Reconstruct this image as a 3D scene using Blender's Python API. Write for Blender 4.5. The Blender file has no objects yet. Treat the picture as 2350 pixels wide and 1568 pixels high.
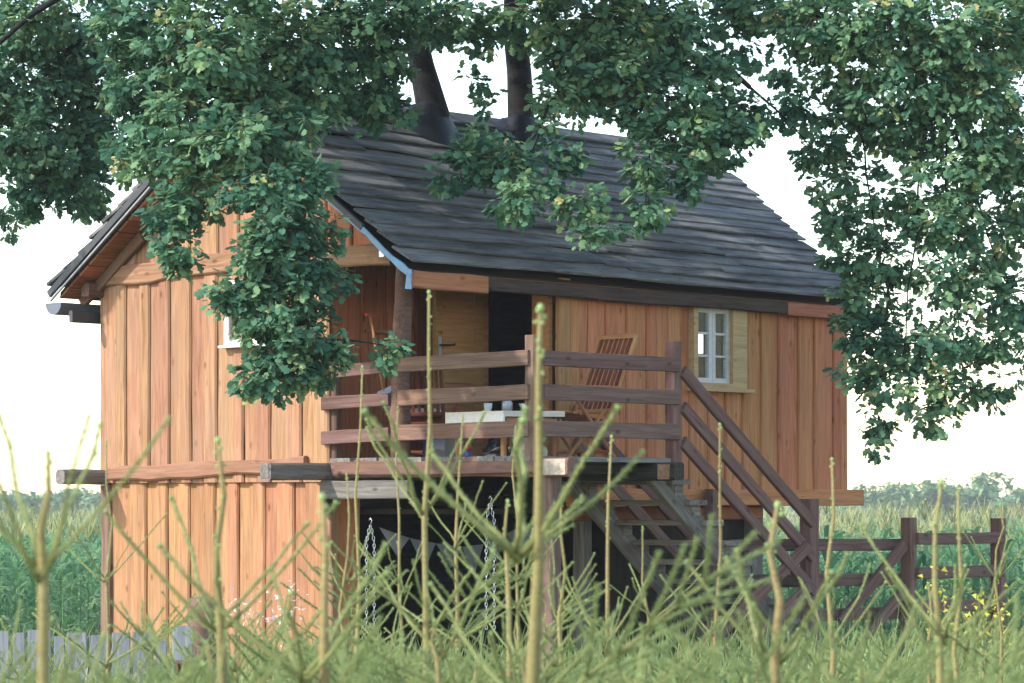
import bpy, math, random
import numpy as np
from mathutils import Vector, Matrix

# ------------------------------------------------------------------ camera, sky, sun, exposure
SC = bpy.context.scene
COL = SC.collection
F = 7080.85          # focal length in units of a 2350 wide picture
HOR = 1150.0         # eye level in that picture
EYE = 1.85           # eye height in metres

cam_d = bpy.data.cameras.new('camera')
cam = bpy.data.objects.new('camera', cam_d)
COL.objects.link(cam)
cam.location = (0, 0, EYE)
cam.rotation_euler = (math.radians(90), 0, 0)
cam_d.sensor_width = 36.0
cam_d.lens = F / 2350 * 36.0
cam_d.shift_y = (HOR - 784) / 2350
cam_d.clip_start = 0.1
cam_d.clip_end = 6000
cam_d.dof.use_dof = True
cam_d.dof.focus_distance = 28.5
cam_d.dof.aperture_fstop = 8.5
SC.camera = cam

SUN_EL = math.radians(35)
SUN_H = Vector((-0.90, -0.44)).normalized()          # towards the sun, seen from above
world = bpy.data.worlds.new('World')
SC.world = world
world.use_nodes = True
wn = world.node_tree
wn.nodes.clear()
sky = wn.nodes.new('ShaderNodeTexSky')
sky.sky_type = 'NISHITA'
sky.sun_disc = False
sky.sun_elevation = SUN_EL
sky.sun_rotation = math.atan2(SUN_H.x, SUN_H.y)
sky.air_density = 1.25
sky.dust_density = 0.5
sky.ozone_density = 0.6
bg = wn.nodes.new('ShaderNodeBackground')
bg.inputs['Strength'].default_value = 0.15
wo = wn.nodes.new('ShaderNodeOutputWorld')
wn.links.new(sky.outputs[0], bg.inputs[0])
wn.links.new(bg.outputs[0], wo.inputs[0])

sun_d = bpy.data.lights.new('sun', 'SUN')
sun_d.energy = 2.0
sun_d.angle = math.radians(1.2)
sun_d.color = (1.0, 0.94, 0.86)
sun = bpy.data.objects.new('sun', sun_d)
COL.objects.link(sun)
sdir = Vector((SUN_H.x * math.cos(SUN_EL), SUN_H.y * math.cos(SUN_EL), math.sin(SUN_EL)))
sun.rotation_euler = sdir.to_track_quat('Z', 'Y').to_euler()
sun.location = (-20, 0, 30)

vs = SC.view_settings
vs.view_transform = 'Standard'
vs.look = 'None'
vs.gamma = 1.0
vs.use_curve_mapping = False
vs.exposure = 1.65
SC.cycles.max_bounces = 5
SC.cycles.diffuse_bounces = 3
SC.cycles.transparent_max_bounces = 12
SC.cycles.use_denoising = True

# ------------------------------------------------------------------ helpers
R = random.Random(7)
NP = np.random.default_rng(11)
A = Vector((-0.935466, 27.831512, 0.0))              # roof corner nearest the camera, on the ground
UV_ANG = math.radians(48.76465)
UX = Vector((math.cos(UV_ANG), math.sin(UV_ANG), 0))  # along the front of the house
VX = Vector((-math.sin(UV_ANG), math.cos(UV_ANG), 0)) # along the gable


def at(x, y, z):
    """picture point (2350 wide) at distance z -> world"""
    return Vector(((x - 1175) * z / F, z, EYE + (HOR - y) * z / F))


def on_u(u, x, y=None):
    d = np.array([(x - 1175) / F, 1.0])
    t, v = np.linalg.solve(np.array([d, [-VX.x, -VX.y]]).T, np.array([A.x + u * UX.x, A.y + u * UX.y]))
    return (v, None) if y is None else (v, t * (HOR - y) / F)


def on_v(v, x, y=None):
    d = np.array([(x - 1175) / F, 1.0])
    t, u = np.linalg.solve(np.array([d, [-UX.x, -UX.y]]).T, np.array([A.x + v * VX.x, A.y + v * VX.y]))
    return (u, None) if y is None else (u, t * (HOR - y) / F)


def mesh(name, verts, faces, mats, mi=None, smooth=False):
    me = bpy.data.meshes.new(name)
    me.from_pydata([tuple(v) for v in verts], [], faces)
    for m in (mats if isinstance(mats, (list, tuple)) else [mats]):
        me.materials.append(m)
    if mi is not None:
        me.polygons.foreach_set('material_index', mi)
    if smooth:
        me.polygons.foreach_set('use_smooth', [True] * len(me.polygons))
    me.update()
    return me


def mesh_np(name, V, T, mats, mi=None, tint=None, smooth=False):
    """triangles from numpy arrays"""
    me = bpy.data.meshes.new(name)
    nv, nt = len(V), len(T)
    me.vertices.add(nv)
    me.vertices.foreach_set('co', np.ascontiguousarray(V, dtype=np.float32).ravel())
    me.loops.add(nt * 3)
    me.loops.foreach_set('vertex_index', np.ascontiguousarray(T, dtype=np.int32).ravel())
    me.polygons.add(nt)
    me.polygons.foreach_set('loop_start', np.arange(0, nt * 3, 3, dtype=np.int32))
    me.polygons.foreach_set('loop_total', np.full(nt, 3, dtype=np.int32))
    if mi is not None:
        me.polygons.foreach_set('material_index', np.ascontiguousarray(mi, dtype=np.int32))
    if smooth:
        me.polygons.foreach_set('use_smooth', np.ones(nt, dtype=bool))
    for m in (mats if isinstance(mats, (list, tuple)) else [mats]):
        me.materials.append(m)
    if tint is not None:
        a = me.attributes.new('tint', 'FLOAT', 'POINT')
        a.data.foreach_set('value', np.ascontiguousarray(tint, dtype=np.float32))
    me.update(calc_edges=True)
    return me


SPACE = {}   # matrix of every object in the space of its thing


def put(name, me, parent=None, M=None):
    o = bpy.data.objects.new(name, me)
    COL.objects.link(o)
    M = M.copy() if M is not None else Matrix.Identity(4)
    if parent is not None:
        o.parent = parent
        o.matrix_basis = SPACE[parent.name].inverted() @ M
    else:
        o.matrix_basis = M
        M = Matrix.Identity(4)
    SPACE[o.name] = M
    return o


def tag(o, label, cat, group=None, kind=None):
    if label: o['label'] = label
    if cat: o['category'] = cat
    if group: o['group'] = group
    if kind: o['kind'] = kind
    return o


def thing(name, label, cat, loc=(0, 0, 0), rz=0.0, group=None):
    o = put(name, None, None, Matrix.Translation(Vector(loc)) @ Matrix.Rotation(rz, 4, 'Z'))
    return tag(o, label, cat, group)


def holder(name, parent):
    return put(name, None, parent)


def axes(p0, p1, up):
    p0, p1 = Vector(p0), Vector(p1)
    x = (p1 - p0).normalized()
    z = Vector(up) - x * Vector(up).dot(x)
    if z.length < 1e-5:
        z = Vector((1, 0, 0)) - x * x.x
    z.normalize()
    y = z.cross(x)
    M = Matrix((x, y, z)).transposed().to_4x4()
    M.translation = p0
    return M, (p1 - p0).length


def wav(n, amp, rng):
    ph = [rng.uniform(0, 6.28) for _ in range(3)]
    return [amp * (math.sin(i * 1.1 + ph[0]) * .6 + math.sin(i * 2.3 + ph[1]) * .35 + rng.uniform(-.35, .35)) for i in range(n)]


def board_mesh(name, L, W, T, mat, segs=4, wob=0.0, sk0=0.0, sk1=0.0, cham=None, bow=0.0, rng=R):
    """board along +X, width along Y (centred), front towards +Z (0..T)"""
    c = min(W, T) * .18 if cham is None else cham
    e0, e1, zz = wav(segs + 1, wob, rng), wav(segs + 1, wob, rng), wav(segs + 1, bow, rng)
    vs_, fs = [], []
    for i in range(segs + 1):
        t = i / segs
        a, b = -W / 2 + e0[i], W / 2 + e1[i]
        z = zz[i]
        for (y, h) in ((a, z), (b, z), (b, T - c + z), (b - c, T + z), (a + c, T + z), (a, T - c + z)):
            x = L * t + (1 - t) * sk0 * y + t * sk1 * y
            vs_.append((x, y, h))
    for i in range(segs):
        for k in range(6):
            p, q = i * 6 + k, i * 6 + (k + 1) % 6
            fs.append((p, p + 6, q + 6, q))
    fs.append(tuple(range(6)))
    fs.append(tuple(range(segs * 6 + 5, segs * 6 - 1, -1)))
    return mesh(name, vs_, fs, mat)


def board(name, p0, p1, W, T, mat, parent, up, **k):
    M, L = axes(p0, p1, up)
    return put(name, board_mesh(name, L, W, T, mat, **k), parent, M)


def timber_mesh(name, L, W, H, mat, segs=3, wob=0.004, cham=0.012, rng=R, sk0=0, sk1=0):
    c = min(cham, W * .3, H * .3)
    vs_, fs = [], []
    for i in range(segs + 1):
        dy, dz = rng.uniform(-wob, wob), rng.uniform(-wob, wob)
        for (y, z) in ((-W/2+c, -H/2), (W/2-c, -H/2), (W/2, -H/2+c), (W/2, H/2-c), (W/2-c, H/2), (-W/2+c, H/2), (-W/2, H/2-c), (-W/2, -H/2+c)):
            t = i / segs
            vs_.append((L * t + ((1 - t) * sk0 + t * sk1) * z, y + dy, z + dz))
    for i in range(segs):
        for k in range(8):
            p, q = i * 8 + k, i * 8 + (k + 1) % 8
            fs.append((p, p + 8, q + 8, q))
    fs.append(tuple(range(8)))
    fs.append(tuple(range(segs * 8 + 7, segs * 8 - 1, -1)))
    bm = mesh(name, vs_, fs, mat)
    return bm


def timber(name, p0, p1, W, H, mat, parent, up=(0, 0, 1), **k):
    M, L = axes(p0, p1, up)
    return put(name, timber_mesh(name, L, W, H, mat, **k), parent, M)


def tube_data(pts, radii, n=6, wob=0.0, rng=R, cap=True):
    vs_, fs = [], []
    pts = [Vector(p) for p in pts]
    ref = Vector((0.31, 0.77, 0.2))
    for i, p in enumerate(pts):
        d = (pts[min(i + 1, len(pts) - 1)] - pts[max(i - 1, 0)]).normalized()
        a = ref - d * ref.dot(d)
        if a.length < 1e-3:
            a = Vector((1, 0, 0)) - d * d.x
        a.normalize()
        b = d.cross(a)
        for k in range(n):
            t = 2 * math.pi * k / n
            r = radii[i] * (1 + rng.uniform(-wob, wob))
            vs_.append(p + a * (r * math.cos(t)) + b * (r * math.sin(t)))
    for i in range(len(pts) - 1):
        for k in range(n):
            p, q = i * n + k, i * n + (k + 1) % n
            fs.append((p, q, q + n, p + n))
    if cap:
        fs.append(tuple(range(n - 1, -1, -1)))
        m = (len(pts) - 1) * n
        fs.append(tuple(range(m, m + n)))
    return vs_, fs


def tube(name, pts, radii, mat, parent, n=8, wob=0.0, smooth=True, M=None):
    v, f = tube_data(pts, radii, n, wob)
    return put(name, mesh(name, v, f, mat, smooth=smooth), parent, M)


def box_data(c, s, vs_, fs):
    b = len(vs_)
    for dx in (-.5, .5):
        for dy in (-.5, .5):
            for dz in (-.5, .5):
                vs_.append((c[0] + dx * s[0], c[1] + dy * s[1], c[2] + dz * s[2]))
    for q in ((0, 1, 3, 2), (4, 6, 7, 5), (0, 4, 5, 1), (2, 3, 7, 6), (0, 2, 6, 4), (1, 5, 7, 3)):
        fs.append(tuple(b + i for i in q))


def boxes(name, lst, mat, parent, M=None):
    v, f = [], []
    for c, s in lst:
        box_data(c, s, v, f)
    return put(name, mesh(name, v, f, mat), parent, M)

# ------------------------------------------------------------------ materials
def nodes_of(name):
    m = bpy.data.materials.new(name)
    m.use_nodes = True
    nt = m.node_tree
    p = nt.nodes['Principled BSDF']
    return m, nt, p


def N(nt, typ, **k):
    n = nt.nodes.new(typ)
    for a, b in k.items():
        setattr(n, a, b)
    return n


def wood(name, dark, mid, light, rough=.75, grain=1.0, vary=.35, stain=None, stain_amt=.5, bump=.35, knots=True):
    m, nt, p = nodes_of(name)
    L = nt.links.new
    tc = N(nt, 'ShaderNodeTexCoord')
    oi = N(nt, 'ShaderNodeObjectInfo')
    off = N(nt, 'ShaderNodeVectorMath', operation='SCALE')
    off.inputs[0].default_value = (31.7, 17.3, 23.1)
    L(oi.outputs['Random'], off.inputs['Scale'])
    add = N(nt, 'ShaderNodeVectorMath', operation='ADD')
    L(tc.outputs['Object'], add.inputs[0]); L(off.outputs[0], add.inputs[1])
    mp = N(nt, 'ShaderNodeMapping')
    mp.inputs['Scale'].default_value = (.9 * grain, 16 * grain, 16 * grain)
    L(add.outputs[0], mp.inputs[0])
    n1 = N(nt, 'ShaderNodeTexNoise')
    n1.inputs['Scale'].default_value = 1.6; n1.inputs['Detail'].default_value = 7; n1.inputs['Roughness'].default_value = .62
    n1.inputs['Distortion'].default_value = 1.1
    L(mp.outputs[0], n1.inputs['Vector'])
    cr = N(nt, 'ShaderNodeValToRGB')
    e = cr.color_ramp.elements
    e[0].position = .30; e[0].color = (*dark, 1)
    e[1].position = .72; e[1].color = (*light, 1)
    x = e.new(.5); x.color = (*mid, 1)
    L(n1.outputs['Fac'], cr.inputs[0])
    # broad uneven tone along the board
    n2 = N(nt, 'ShaderNodeTexNoise')
    n2.inputs['Scale'].default_value = 2.2; n2.inputs['Detail'].default_value = 4
    mp2 = N(nt, 'ShaderNodeMapping'); mp2.inputs['Scale'].default_value = (.55, 2.2, 2.2)
    L(add.outputs[0], mp2.inputs[0]); L(mp2.outputs[0], n2.inputs['Vector'])
    hs = N(nt, 'ShaderNodeHueSaturation')
    mr = N(nt, 'ShaderNodeMapRange')
    mr.inputs['To Min'].default_value = 1 - vary; mr.inputs['To Max'].default_value = 1 + vary
    mixr = N(nt, 'ShaderNodeMath', operation='MULTIPLY_ADD')
    L(n2.outputs['Fac'], mixr.inputs[0]); mixr.inputs[1].default_value = .75
    sc_ = N(nt, 'ShaderNodeMath', operation='MULTIPLY'); sc_.inputs[1].default_value = .55
    L(oi.outputs['Random'], sc_.inputs[0]); L(sc_.outputs[0], mixr.inputs[2])
    L(mixr.outputs[0], mr.inputs['Value']); mr.inputs['From Min'].default_value = .15; mr.inputs['From Max'].default_value = 1.15
    L(mr.outputs[0], hs.inputs['Value'])
    mh = N(nt, 'ShaderNodeMapRange'); mh.inputs['To Min'].default_value = .487; mh.inputs['To Max'].default_value = .513
    r2 = N(nt, 'ShaderNodeMath', operation='FRACT'); r3 = N(nt, 'ShaderNodeMath', operation='MULTIPLY'); r3.inputs[1].default_value = 7.31
    L(oi.outputs['Random'], r3.inputs[0]); L(r3.outputs[0], r2.inputs[0]); L(r2.outputs[0], mh.inputs['Value'])
    L(mh.outputs[0], hs.inputs['Hue'])
    L(cr.outputs[0], hs.inputs['Color'])
    col = hs.outputs[0]
    if knots:
        vo = N(nt, 'ShaderNodeTexVoronoi'); vo.inputs['Scale'].default_value = 1.0
        mpk = N(nt, 'ShaderNodeMapping'); mpk.inputs['Scale'].default_value = (3.2, 6.5, 6.5)
        L(add.outputs[0], mpk.inputs[0]); L(mpk.outputs[0], vo.inputs['Vector'])
        kr = N(nt, 'ShaderNodeMapRange'); kr.inputs['From Min'].default_value = .05; kr.inputs['From Max'].default_value = .17
        kr.inputs['To Min'].default_value = .75; kr.inputs['To Max'].default_value = 0
        L(vo.outputs['Distance'], kr.inputs['Value'])
        mk = N(nt, 'ShaderNodeMix', data_type='RGBA')
        mk.inputs['B'].default_value = (dark[0] * .45, dark[1] * .38, dark[2] * .35, 1)
        L(kr.outputs[0], mk.inputs['Factor']); L(col, mk.inputs['A'])
        col = mk.outputs['Result']
    if stain:
        ns = N(nt, 'ShaderNodeTexNoise'); ns.inputs['Scale'].default_value = 1.4; ns.inputs['Detail'].default_value = 6; ns.inputs['Roughness'].default_value = .7
        mps = N(nt, 'ShaderNodeMapping'); mps.inputs['Scale'].default_value = (.7, 3, 3)
        L(add.outputs[0], mps.inputs[0]); L(mps.outputs[0], ns.inputs['Vector'])
        sr = N(nt, 'ShaderNodeMapRange'); sr.inputs['From Min'].default_value = .45; sr.inputs['From Max'].default_value = .68; sr.inputs['To Max'].default_value = stain_amt
        L(ns.outputs['Fac'], sr.inputs['Value'])
        ms = N(nt, 'ShaderNodeMix', data_type='RGBA'); ms.inputs['B'].default_value = (*stain, 1)
        L(sr.outputs[0], ms.inputs['Factor']); L(col, ms.inputs['A'])
        col = ms.outputs['Result']
    L(col, p.inputs['Base Color'])
    p.inputs['Roughness'].default_value = rough
    p.inputs['Specular IOR Level'].default_value = .12
    b = N(nt, 'ShaderNodeBump'); b.inputs['Strength'].default_value = bump; b.inputs['Distance'].default_value = .01
    L(n1.outputs['Fac'], b.inputs['Height']); L(b.outputs[0], p.inputs['Normal'])
    return m


def plain(name, col, rough=.6, metal=0.0, var=.12, scale=8.0, spec=.4):
    m, nt, p = nodes_of(name)
    L = nt.links.new
    tc = N(nt, 'ShaderNodeTexCoord')
    n1 = N(nt, 'ShaderNodeTexNoise'); n1.inputs['Scale'].default_value = scale; n1.inputs['Detail'].default_value = 5
    L(tc.outputs['Object'], n1.inputs['Vector'])
    mx = N(nt, 'ShaderNodeMix', data_type='RGBA')
    mx.inputs['A'].default_value = (*[max(0, c * (1 - var * 2)) for c in col], 1)
    mx.inputs['B'].default_value = (*[min(1, c * (1 + var * 2)) for c in col], 1)
    L(n1.outputs['Fac'], mx.inputs['Factor']); L(mx.outputs['Result'], p.inputs['Base Color'])
    p.inputs['Roughness'].default_value = rough; p.inputs['Metallic'].default_value = metal
    p.inputs['Specular IOR Level'].default_value = spec
    return m


def leafy(name, ramp, trans=.35, rough=.5, use_tint=True, gloss=.25):
    """leaf colour by the leaf's own tint"""
    m, nt, p = nodes_of(name)
    L = nt.links.new
    if use_tint:
        src = N(nt, 'ShaderNodeAttribute', attribute_name='tint').outputs['Fac']
    else:
        src = N(nt, 'ShaderNodeObjectInfo').outputs['Random']
    cr = N(nt, 'ShaderNodeValToRGB')
    e = cr.color_ramp.elements
    e[0].position = ramp[0][0]; e[0].color = (*ramp[0][1], 1)
    e[1].position = ramp[-1][0]; e[1].color = (*ramp[-1][1], 1)
    for pos, c in ramp[1:-1]:
        x = e.new(pos); x.color = (*c, 1)
    L(src, cr.inputs[0])
    L(cr.outputs[0], p.inputs['Base Color'])
    p.inputs['Roughness'].default_value = rough
    p.inputs['Specular IOR Level'].default_value = gloss
    tr = N(nt, 'ShaderNodeBsdfTranslucent')
    hs = N(nt, 'ShaderNodeHueSaturation'); hs.inputs['Value'].default_value = 1.3; hs.inputs['Hue'].default_value = .485
    L(cr.outputs[0], hs.inputs['Color']); L(hs.outputs[0], tr.inputs['Color'])
    mx = N(nt, 'ShaderNodeMixShader'); mx.inputs[0].default_value = trans
    out = nt.nodes['Material Output']
    L(p.outputs[0], mx.inputs[1]); L(tr.outputs[0], mx.inputs[2]); L(mx.outputs[0], out.inputs[0])
    return m


M_PINE = wood('pine_gable_boards', (.215, .104, .052), (.335, .178, .098), (.42, .245, .15), vary=.22, stain=(.25, .165, .112), stain_amt=.65)
M_PINE_LOW = wood('pine_lower_boards', (.23, .100, .044), (.35, .172, .085), (.43, .235, .13), vary=.25, stain=(.24, .15, .095), stain_amt=.5)
M_RED = wood('red_brown_boards', (.30, .108, .045), (.455, .180, .082), (.55, .24, .122), vary=.17, stain=(.37, .20, .12), stain_amt=.5)
M_PORCH = wood('dark_red_porch_boards', (.16, .052, .024), (.27, .092, .044), (.35, .135, .068), vary=.35)
M_BROWN = wood('brown_stained_timber', (.085, .046, .038), (.145, .083, .070), (.20, .125, .105), vary=.22, rough=.7)
M_LOG = wood('weathered_log', (.085, .048, .037), (.155, .092, .070), (.225, .14, .105), vary=.2, stain=(.22, .11, .06), stain_amt=.5)
M_GREY = wood('grey_weathered_timber', (.085, .08, .075), (.17, .155, .145), (.27, .25, .23), vary=.25, stain=(.10, .085, .07), stain_amt=.5)
M_STAIR = wood('grey_brown_stair_timber', (.085, .072, .064), (.165, .145, .13), (.24, .215, .195), vary=.3)
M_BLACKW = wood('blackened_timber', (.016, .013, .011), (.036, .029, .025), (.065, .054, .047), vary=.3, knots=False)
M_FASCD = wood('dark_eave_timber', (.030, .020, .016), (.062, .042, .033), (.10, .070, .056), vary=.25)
M_CUT_LIT = wood('pale_cut_and_sunlit_timber', (.26, .20, .155), (.36, .29, .235), (.45, .38, .32), vary=.15, knots=False)  # pale cut wood; on the deck beam it paints a sunlit side
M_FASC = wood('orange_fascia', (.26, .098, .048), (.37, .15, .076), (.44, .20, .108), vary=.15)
M_TIE = wood('tie_plank', (.19, .092, .054), (.28, .145, .09), (.36, .205, .135), vary=.15)
M_ROOF = wood('dark_roof_boards', (.036, .034, .034), (.092, .088, .087), (.185, .178, .175), rough=.7, vary=.85, stain=(.26, .245, .235), stain_amt=.7, bump=.7, knots=False)
M_SOFFIT = wood('soffit_boards', (.14, .055, .025), (.24, .10, .045), (.32, .145, .07), vary=.4)
M_DOOR = wood('yellow_pine_door', (.24, .11, .042), (.34, .17, .068), (.40, .22, .095), vary=.15, rough=.45)
M_WFRAME = wood('yellow_pine_frame', (.33, .21, .095), (.44, .30, .15), (.52, .375, .20), vary=.12, rough=.5)
M_PALEW = wood('white_painted_wood', (.52, .51, .54), (.62, .61, .64), (.70, .69, .72), vary=.08, knots=False, bump=.15)
M_WHITE = wood('white_board', (.66, .63, .58), (.76, .74, .70), (.82, .80, .77), vary=.06, knots=False, bump=.1)
M_CHAIR = wood('orange_chair_wood', (.26, .11, .045), (.38, .175, .075), (.46, .24, .115), vary=.2, rough=.5)
M_CHAIR2 = wood('red_chair_wood', (.10, .032, .018), (.15, .052, .028), (.20, .08, .042), vary=.2, rough=.5)
M_INNER = wood('shade_dark_inner_boards', (.016, .011, .008), (.028, .019, .014), (.04, .028, .02), vary=.3, knots=False)  # near-black, so the deep shade of the rooms sits in the colour
M_OLDF = wood('old_grey_fence', (.10, .105, .12), (.18, .185, .205), (.26, .27, .29), vary=.3)
M_BARK = wood('oak_bark', (.006, .006, .007), (.015, .014, .015), (.032, .029, .028), grain=.6, vary=.2, bump=1.0, knots=False)  # near-black: the shade on the stems is put into the bark colour
M_TWIG = plain('twig_bark', (.10, .075, .05), .8)
M_BLUE = plain('blue_foil', (.20, .36, .55), .45, var=.2)
M_RAKE = plain('dark_rake_edge', (.045, .047, .055), .5, var=.2)
M_RAKE2 = plain('pale_metal_edge', (.25, .26, .29), .4, .5)
M_GUTTER = plain('grey_gutter', (.11, .125, .16), .6, 0)
M_STEEL = plain('steel', (.45, .45, .47), .35, .9)
M_DARKM = plain('dark_iron', (.02, .02, .02), .4, .6)
M_TARP = plain('dark_blue_tarp', (.008, .009, .016), .5, var=.3)
M_NAVY = plain('navy_plastic', (.02, .03, .06), .4)
M_RED_P = plain('red_plastic', (.45, .03, .04), .4)
M_BLUE_P = plain('blue_plastic', (.05, .08, .35), .4)
M_BLACK_P = plain('black_plastic_film', (.015, .015, .017), .18, var=.3)
M_SACK = plain('pale_sack', (.36, .32, .29), .8, var=.2, scale=14)
M_CLOTH = plain('grey_cloth', (.075, .075, .08), .9)
M_CUSH = plain('pale_cushion', (.62, .58, .57), .9)
M_CUP = plain('white_china', (.75, .75, .74), .3)
M_YEL = plain('yellow_flowers', (.40, .36, .04), .7, scale=30)
M_WFLO = plain('white_flowers', (.62, .58, .58), .7, scale=30)

mg, nt_, p_ = nodes_of('window_glass')
p_.inputs['Base Color'].default_value = (.9, .95, 1, 1)
p_.inputs['Roughness'].default_value = .03
gl = N(nt_, 'ShaderNodeBsdfGlossy'); gl.inputs['Roughness'].default_value = .03
tp = N(nt_, 'ShaderNodeBsdfTransparent'); tp.inputs[0].default_value = (.88, .93, .94, 1)
fr = N(nt_, 'ShaderNodeFresnel'); fr.inputs['IOR'].default_value = 1.18
mxs = N(nt_, 'ShaderNodeMixShader')
mxs.inputs[0].default_value = .014; nt_.links.new(tp.outputs[0], mxs.inputs[1]); nt_.links.new(gl.outputs[0], mxs.inputs[2])
nt_.links.new(mxs.outputs[0], nt_.nodes['Material Output'].inputs[0])
M_GLASS = mg

M_LEAF = leafy('oak_leaf', [(0, (.034, .105, .068)), (.35, (.078, .185, .105)), (.7, (.185, .31, .15)), (.9, (.30, .38, .15)), (1, (.46, .40, .17))], trans=.36, rough=.55, gloss=.2)
M_NEEDLE = leafy('spruce_needles', [(0, (.14, .22, .09)), (.5, (.25, .32, .12)), (1, (.38, .42, .185))], trans=.42, rough=.5)
M_STEM = wood('spruce_stem_bark', (.17, .125, .055), (.25, .205, .085), (.31, .265, .12), vary=.15, grain=6, knots=False)
M_BUD = plain('green_bud', (.24, .34, .11), .6, var=.2, scale=40)
M_CORN = leafy('corn_leaf', [(0, (.06, .16, .07)), (.5, (.12, .26, .11)), (.85, (.22, .35, .17)), (1, (.36, .42, .24))], trans=.4)
M_TASSEL = plain('corn_tassel', (.29, .29, .13), .8)
M_GRASS = leafy('grass_blades', [(0, (.10, .19, .06)), (.5, (.21, .30, .10)), (.85, (.33, .36, .14)), (1, (.44, .39, .20))], trans=.35)
M_FAR = leafy('far_foliage', [(0, (.08, .16, .065)), (.5, (.13, .22, .09)), (1, (.20, .29, .12))], trans=.2)

mgr, ntg, pg = nodes_of('ground_earth')
tcg = N(ntg, 'ShaderNodeTexCoord'); ng1 = N(ntg, 'ShaderNodeTexNoise'); ng1.inputs['Scale'].default_value = .8; ng1.inputs['Detail'].default_value = 8
ntg.links.new(tcg.outputs['Object'], ng1.inputs['Vector'])
crg = N(ntg, 'ShaderNodeValToRGB')
crg.color_ramp.elements[0].color = (.035, .055, .02, 1); crg.color_ramp.elements[1].color = (.12, .12, .055, 1)
crg.color_ramp.elements[0].position = .35; crg.color_ramp.elements[1].position = .7
ntg.links.new(ng1.outputs['Fac'], crg.inputs[0]); ntg.links.new(crg.outputs[0], pg.inputs['Base Color'])
pg.inputs['Roughness'].default_value = .95

# ------------------------------------------------------------------ ground
def gz(x, y):
    """ground height: falls a little behind the house"""
    t = min(max((y - 33.0) / 8.0, 0), 1)
    return -.28 * t * t * (3 - 2 * t)

gv, gf = [], []
xs = [-2500, -400, -100, -40, -20, -10, -5, 0, 5, 10, 20, 40, 100, 400, 2500]
ys = [-60, -10, 0, 5, 10, 15, 20, 24, 28, 31, 33, 35, 37, 39, 41, 50, 80, 200, 600, 1600, 4500]
for y in ys:
    for x in xs:
        gv.append((x, y, gz(x, y) + (R.uniform(-.03, .03) if 0 < y < 30 and abs(x) < 15 else 0)))
for j in range(len(ys) - 1):
    for i in range(len(xs) - 1):
        a = j * len(xs) + i
        gf.append((a, a + 1, a + 1 + len(xs), a + len(xs)))
ground = put('ground', mesh('ground', gv, gf, mgr, smooth=True))
tag(ground, 'grassy earth under the tree house and the young spruces', 'ground', kind='structure')

# ------------------------------------------------------------------ the tree house
HOUSE = thing('tree_house', 'brown plank tree house on stilts with dark board roof, porch and stairs', 'tree house', (A.x, A.y, 0), UV_ANG)
E_ = EYE
def h(u, v, w): return Vector((u, v, w + E_))

OG = .35                       # gable wall plane
VL, VR = 4.585, 1.337          # gable wall from left corner to porch corner
VF = .13                       # front wall plane
US = 2.224                     # side wall of the porch
UE = 7.05                      # right end of the house
VB = 4.585                     # back wall
DK = .40                       # deck level above the eye
VD = -1.20                     # outer edge of deck
EAV, RID, VRID, VBK = 2.15, 3.90, 2.40, 4.91

def roof_w(v):
    return EAV + (RID - EAV) * v / VRID if v <= VRID else RID - (RID - EAV) * (v - VRID) / (VBK - VRID)
def uend(v):
    return 7.16 + .50 * (v / VRID if v <= VRID else (VBK - v) / (VBK - VRID))

# --- gable wall
gw = boxes('gable_wall', [((OG + .06, (VL + VR) / 2, E_ + 1.2), (.03, VL - VR - .02, 2.0))], M_INNER, HOUSE)
def gable_plank(v0, v1, w0, w1a, w1b, mat, par, i, T=.03, up=(-1, 0, 0), u=None):
    """vertical plank on the gable: top follows w1a at v0, w1b at v1"""
    vm, W = (v0 + v1) / 2, abs(v1 - v0)
    wm = (w1a + w1b) / 2
    uu = (OG if u is None else u) - (0.0 if i % 2 else .026)
    # local y = z cross x ; up=-u, x=+w  ->  y = (-u) x w = +v
    board('plank', h(uu + .03, vm, w0), h(uu + .03, vm, wm), W + (.022 if i % 2 else .0), T, mat, par, up, segs=6, wob=.007, sk1=(w1b - w1a) / max(v1 - v0, .01), cham=.016)

v = VR; i = 0
while v < VL - .02:
    w_ = min(R.uniform(.13, .24), VL - v)
    if VL - v - w_ < .1: w_ = VL - v
    gable_plank(v, v + w_, .18, 2.28, 2.28, M_PINE, gw, i); v += w_; i += 1
# gable triangle above the tie plank
gt = put('gable_triangle', mesh('gable_triangle', [h(OG + .06, .12, 2.2), h(OG + .06, VL + .1, 2.2), h(OG + .06, VRID, RID - .16), h(OG + .09, .12, 2.2), h(OG + .09, VL + .1, 2.2), h(OG + .09, VRID, RID - .16)],
         [(0, 2, 1), (3, 4, 5), (0, 1, 4, 3), (1, 2, 5, 4), (2, 0, 3, 5)], M_INNER), HOUSE)
v = .2; i = 0
while v < VL - .02:
    w_ = min(R.uniform(.14, .24), VL - v)
    if VL - v - w_ < .1: w_ = VL - v
    if v < VRID < v + w_: w_ = VRID - v if VRID - v > .08 else w_
    gable_plank(v, v + w_, 2.2, roof_w(v) - .13, roof_w(v + w_) - .13, M_PINE if v > 1.3 else M_RED, gt, i); v += w_; i += 1
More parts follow.
